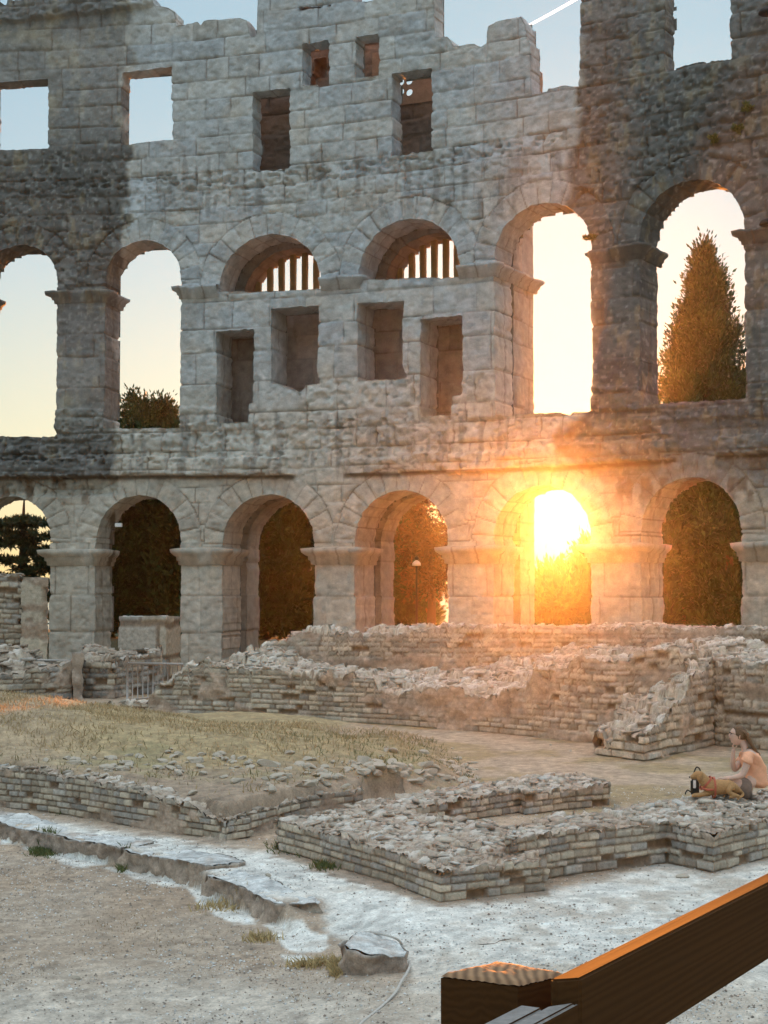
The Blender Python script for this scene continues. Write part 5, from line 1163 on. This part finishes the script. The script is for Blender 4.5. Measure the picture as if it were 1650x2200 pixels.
    def cap(c):
        x, y, z = c; r = Vector((x * .112 + .012, y * .088, z * .132 + .006))
        if x < .0 and z < .55: r = Vector((max(r.x, -.055 + .03 * max(0, .5 - z)), r.y * .93, r.z))
        if z < -.1: r.z = -.012 + (z + .1) * .05; r.x = max(r.x, -.01)
        return hc + rot @ r
    blob(bm, cap, 4)
    hm = bpy.data.meshes.new('hair'); bm.to_mesh(hm); bm.free(); hm.materials.append(M_hair); hair = bpy.data.objects.new('hair', hm); C.objects.link(hair)
    fall = []
    rn = random.Random(3)
    for k in range(11):
        dy = -.075 + .015 * k; j = lambda: rn.uniform(-1.5, 1.5)
        pts = smoothpts([pp(1590 + j(), 1571, .02 + dy * .7), pp(1601 + j(), 1575 + j(), .02 + dy), pp(1608 + j(), 1587 + j(), .02 + dy * 1.2), pp(1615 + j(), 1600 + j(), .02 + dy * 1.3), pp(1622 + j() * 1.5, 1612 + j(), .02 + dy * 1.2), pp(1631 + j() * 2, 1622 + j() * 3, .02 + dy)], 4)
        rr = np.interp(np.linspace(0, 1, len(pts)), [0, .3, .7, 1], [.018, .026, .020, .003]); fall.append(tube('s', pts, list(rr), M_hair, None, 6))
    join_mesh(hair, fall); par(hair, person)
    for p in hair.data.polygons: p.use_smooth = True
    # shirt: looser skin over torso with short sleeves
    S = [(pp(1616, 1692, .02), (.185, .19)), (pp(1622, 1672, .02), (.165, .185)), (pp(1621, 1646, .02), (.15, .18)), (pp(1613, 1625, .02), (.135, .165)), (pp(1606, 1613, .02), (.085, .11)), (pp(1609, 1621, -.155), .082), (pp(1604, 1637, -.20), .078), (pp(1602, 1640, -.2), .079), (pp(1599, 1622, .19), .080), (pp(1592, 1637, .18), .074), (pp(1590, 1641, .17), .074)]
    sh = skin('shirt', S, [(0, 1), (1, 2), (2, 3), (3, 4), (3, 5), (5, 6), (6, 7), (3, 8), (8, 9), (9, 10)], M_shirt, person, sub=3)
    for v in sh.data.vertices:
        q = v.co; f = .017 * float(fbm(np.array([q.x * 5]), np.array([q.y * 5]), np.array([q.z * 12 + q.x * 9]), 5, 3)[0]) * 2; v.co += v.normal * f
    # shorts and shoes
    T_ = [(pp(1611, 1696, .02), (.15, .17)), (pp(1598, 1694, -.10), .115), (pp(1580, 1683, -.11), .096), (pp(1598, 1694, .14), .115), (pp(1578, 1681, .16), .096)]
    skin('shorts', T_, [(0, 1), (1, 2), (0, 3), (3, 4)], M_short, person, sub=2)
build_person()
# dog lying in front of the person, facing left
M_dog = plain('tan_fur', (.42, .23, .10), rough=.85, bump=.8, scale=55, var=.2); M_har = plain('red_harness', (.50, .12, .07), rough=.6); M_dark = plain('dark_leather', (.03, .025, .022), rough=.6); M_cream = plain('cream_fur', (.62, .50, .36), rough=.9, bump=.6, scale=55)
dog = empty('dog', pp(1545, 1712, -.25)); tag(dog, 'tan dog in a red harness lying on the wall beside the seated person', 'dog')
def build_dog():
    q = lambda x, y, d=0: pp(x, y, -.30 + d)
    N = [(q(1584, 1691), (.125, .11)), (q(1569, 1690), (.135, .12)), (q(1548, 1693), (.122, .105)), (q(1530, 1691), (.128, .11)), (q(1518, 1684), (.105, .09)), (q(1510, 1674), (.080, .074)), (q(1503, 1665), (.074, .070)), (q(1496, 1665), (.058, .058)), (q(1489, 1669), (.034, .034)), (q(1483, 1670.5), (.023, .025)),
         (q(1522, 1703, -.07), .042), (q(1508, 1708, -.08), .028), (q(1492, 1709, -.08), .024), (q(1486, 1710, -.08), (.024, .016)),
         (q(1522, 1703, .07), .042), (q(1508, 1707, .07), .028), (q(1492, 1708, .07), .024), (q(1486, 1709, .07), (.024, .016)),
         (q(1574, 1690, -.09), (.085, .06)), (q(1562, 1700, -.12), (.05, .04)), (q(1578, 1709, -.13), .026), (q(1590, 1711, -.13), .022), (q(1573, 1712, -.14), .024), (q(1566, 1713, -.14), (.026, .016)),
         (q(1592, 1700, .02), .035), (q(1597, 1707, .0), .022), (q(1590, 1713, -.10), .016), (q(1583, 1717, -.16), .010)]
    E = [(0, 1), (1, 2), (2, 3), (3, 4), (4, 5), (5, 6), (6, 7), (7, 8), (8, 9), (3, 10), (10, 11), (11, 12), (12, 13), (3, 14), (14, 15), (15, 16), (16, 17), (0, 18), (18, 19), (19, 20), (20, 21), (20, 22), (22, 23), (0, 24), (24, 25), (25, 26), (26, 27)]
    body = skin('body', N, E, M_dog, dog, sub=2, root=2)
    for s_ in (-1, 1):
        bm = bmesh.new(); c0 = Vector(q(1507, 1663, s_ * .062)); rt = Matrix.Rotation(R(25), 3, 'Y')
        blob(bm, lambda c: c0 + rt @ Vector((c.x * .034 * (1 - .3 * c.z), c.y * .014 + s_ * .006, -.035 + c.z * .06)), 3); frombm('ear', bm, M_dog, dog, True)
        bm = bmesh.new(); c1 = Vector(q(1493.5, 1664.5, s_ * .030)); blob(bm, lambda c: c1 + c * .008, 2); frombm('eye', bm, M_eye, dog, True)
    bm = bmesh.new(); c2 = Vector(q(1481.5, 1669.5)); blob(bm, lambda c: c2 + Vector((c.x * .011, c.y * .013, c.z * .010)), 2); frombm('nose', bm, M_eye, dog, True)
    # harness: chest and neck loops with a strap between
    def loop(cx, cy, rx, rz, tilt, w_):
        cc = Vector(q(cx, cy)); rt = Matrix.Rotation(R(tilt), 3, 'Y'); V = []; Fq = []; n = 26
        for k in range(n):
            a = 2 * math.pi * k / n
            for o_ in (-w_, w_): V.append(tuple(cc + rt @ Vector((o_, rx * math.cos(a), rz * math.sin(a)))))
        for k in range(n): Fq.append((2 * k, 2 * k + 1, 2 * ((k + 1) % n) + 1, 2 * ((k + 1) % n)))
        me = bpy.data.meshes.new('harness'); me.from_pydata(V, [], Fq); me.materials.append(M_har); o_ = bpy.data.objects.new('harness', me); C.objects.link(o_); so = o_.modifiers.new('s', 'SOLIDIFY'); so.thickness = .006; so.offset = 1; return o_
    l1 = loop(1533, 1692, .120, .134, 0, .012); l2 = loop(1516, 1682, .098, .108, 42, .013); join_mesh(l1, [l2]); par(l1, dog)
    o_ = tube('harness', [q(1508, 1694, -.09), q(1520, 1697, -.115), q(1533, 1697, -.118)], .015, M_har, dog, 6)
build_dog()
def build_bag():
    c = pp(1493, 1707, .05); r = empty('handbag', c); tag(r, 'small dark bag with pale side and looped strap standing behind the dog', 'bag')
    b0 = Vector(c)
    boxm('bag_body', b0 + Vector((0, 0, .09)), (.10, .08, .20), M_dark, r, bev=.015); boxm('bag_flap', b0 + Vector((-.012, -.042, .135)), (.035, .012, .10), M_white, r, bev=.004)
    tube('strap', smoothpts([tuple(b0 + Vector(p)) for p in ((-.05, 0, .03), (-.09, 0, .055), (-.115, 0, .03), (-.12, 0, .0))]), .008, M_dark, r)
    tube('handle', smoothpts([tuple(b0 + Vector(p)) for p in ((-.03, 0, .18), (.0, 0, .30), (.03, 0, .345), (.07, 0, .30), (.045, 0, .17))]), .009, M_dark, r)
build_bag()
# ================================================================ HAZE, added to imitate the glare round the sun
def haze():
    bm = bmesh.new(); bmesh.ops.create_cube(bm, size=1)
    lo = Vector((-150, -42, -4)); hi = Vector((150, 131, 34))
    for v in bm.verts: v.co = Vector([lo[i] + (v.co[i] + .5) * (hi[i] - lo[i]) for i in range(3)])
    m = bpy.data.materials.new('glare_haze'); m.use_nodes = True; n = m.node_tree; n.nodes.clear(); o_ = n.nodes.new('ShaderNodeOutputMaterial'); pv = n.nodes.new('ShaderNodeVolumePrincipled')
    pv.inputs['Color'].default_value = (1.0, .97, .93, 1); pv.inputs['Density'].default_value = 0.00025; pv.inputs['Anisotropy'].default_value = 0.92; n.links.new(pv.outputs[0], o_.inputs['Volume'])
    o = frombm('haze', bm, m); tag(o, 'haze volume added to imitate the glare round the sun', None, None, 'stuff')
haze()
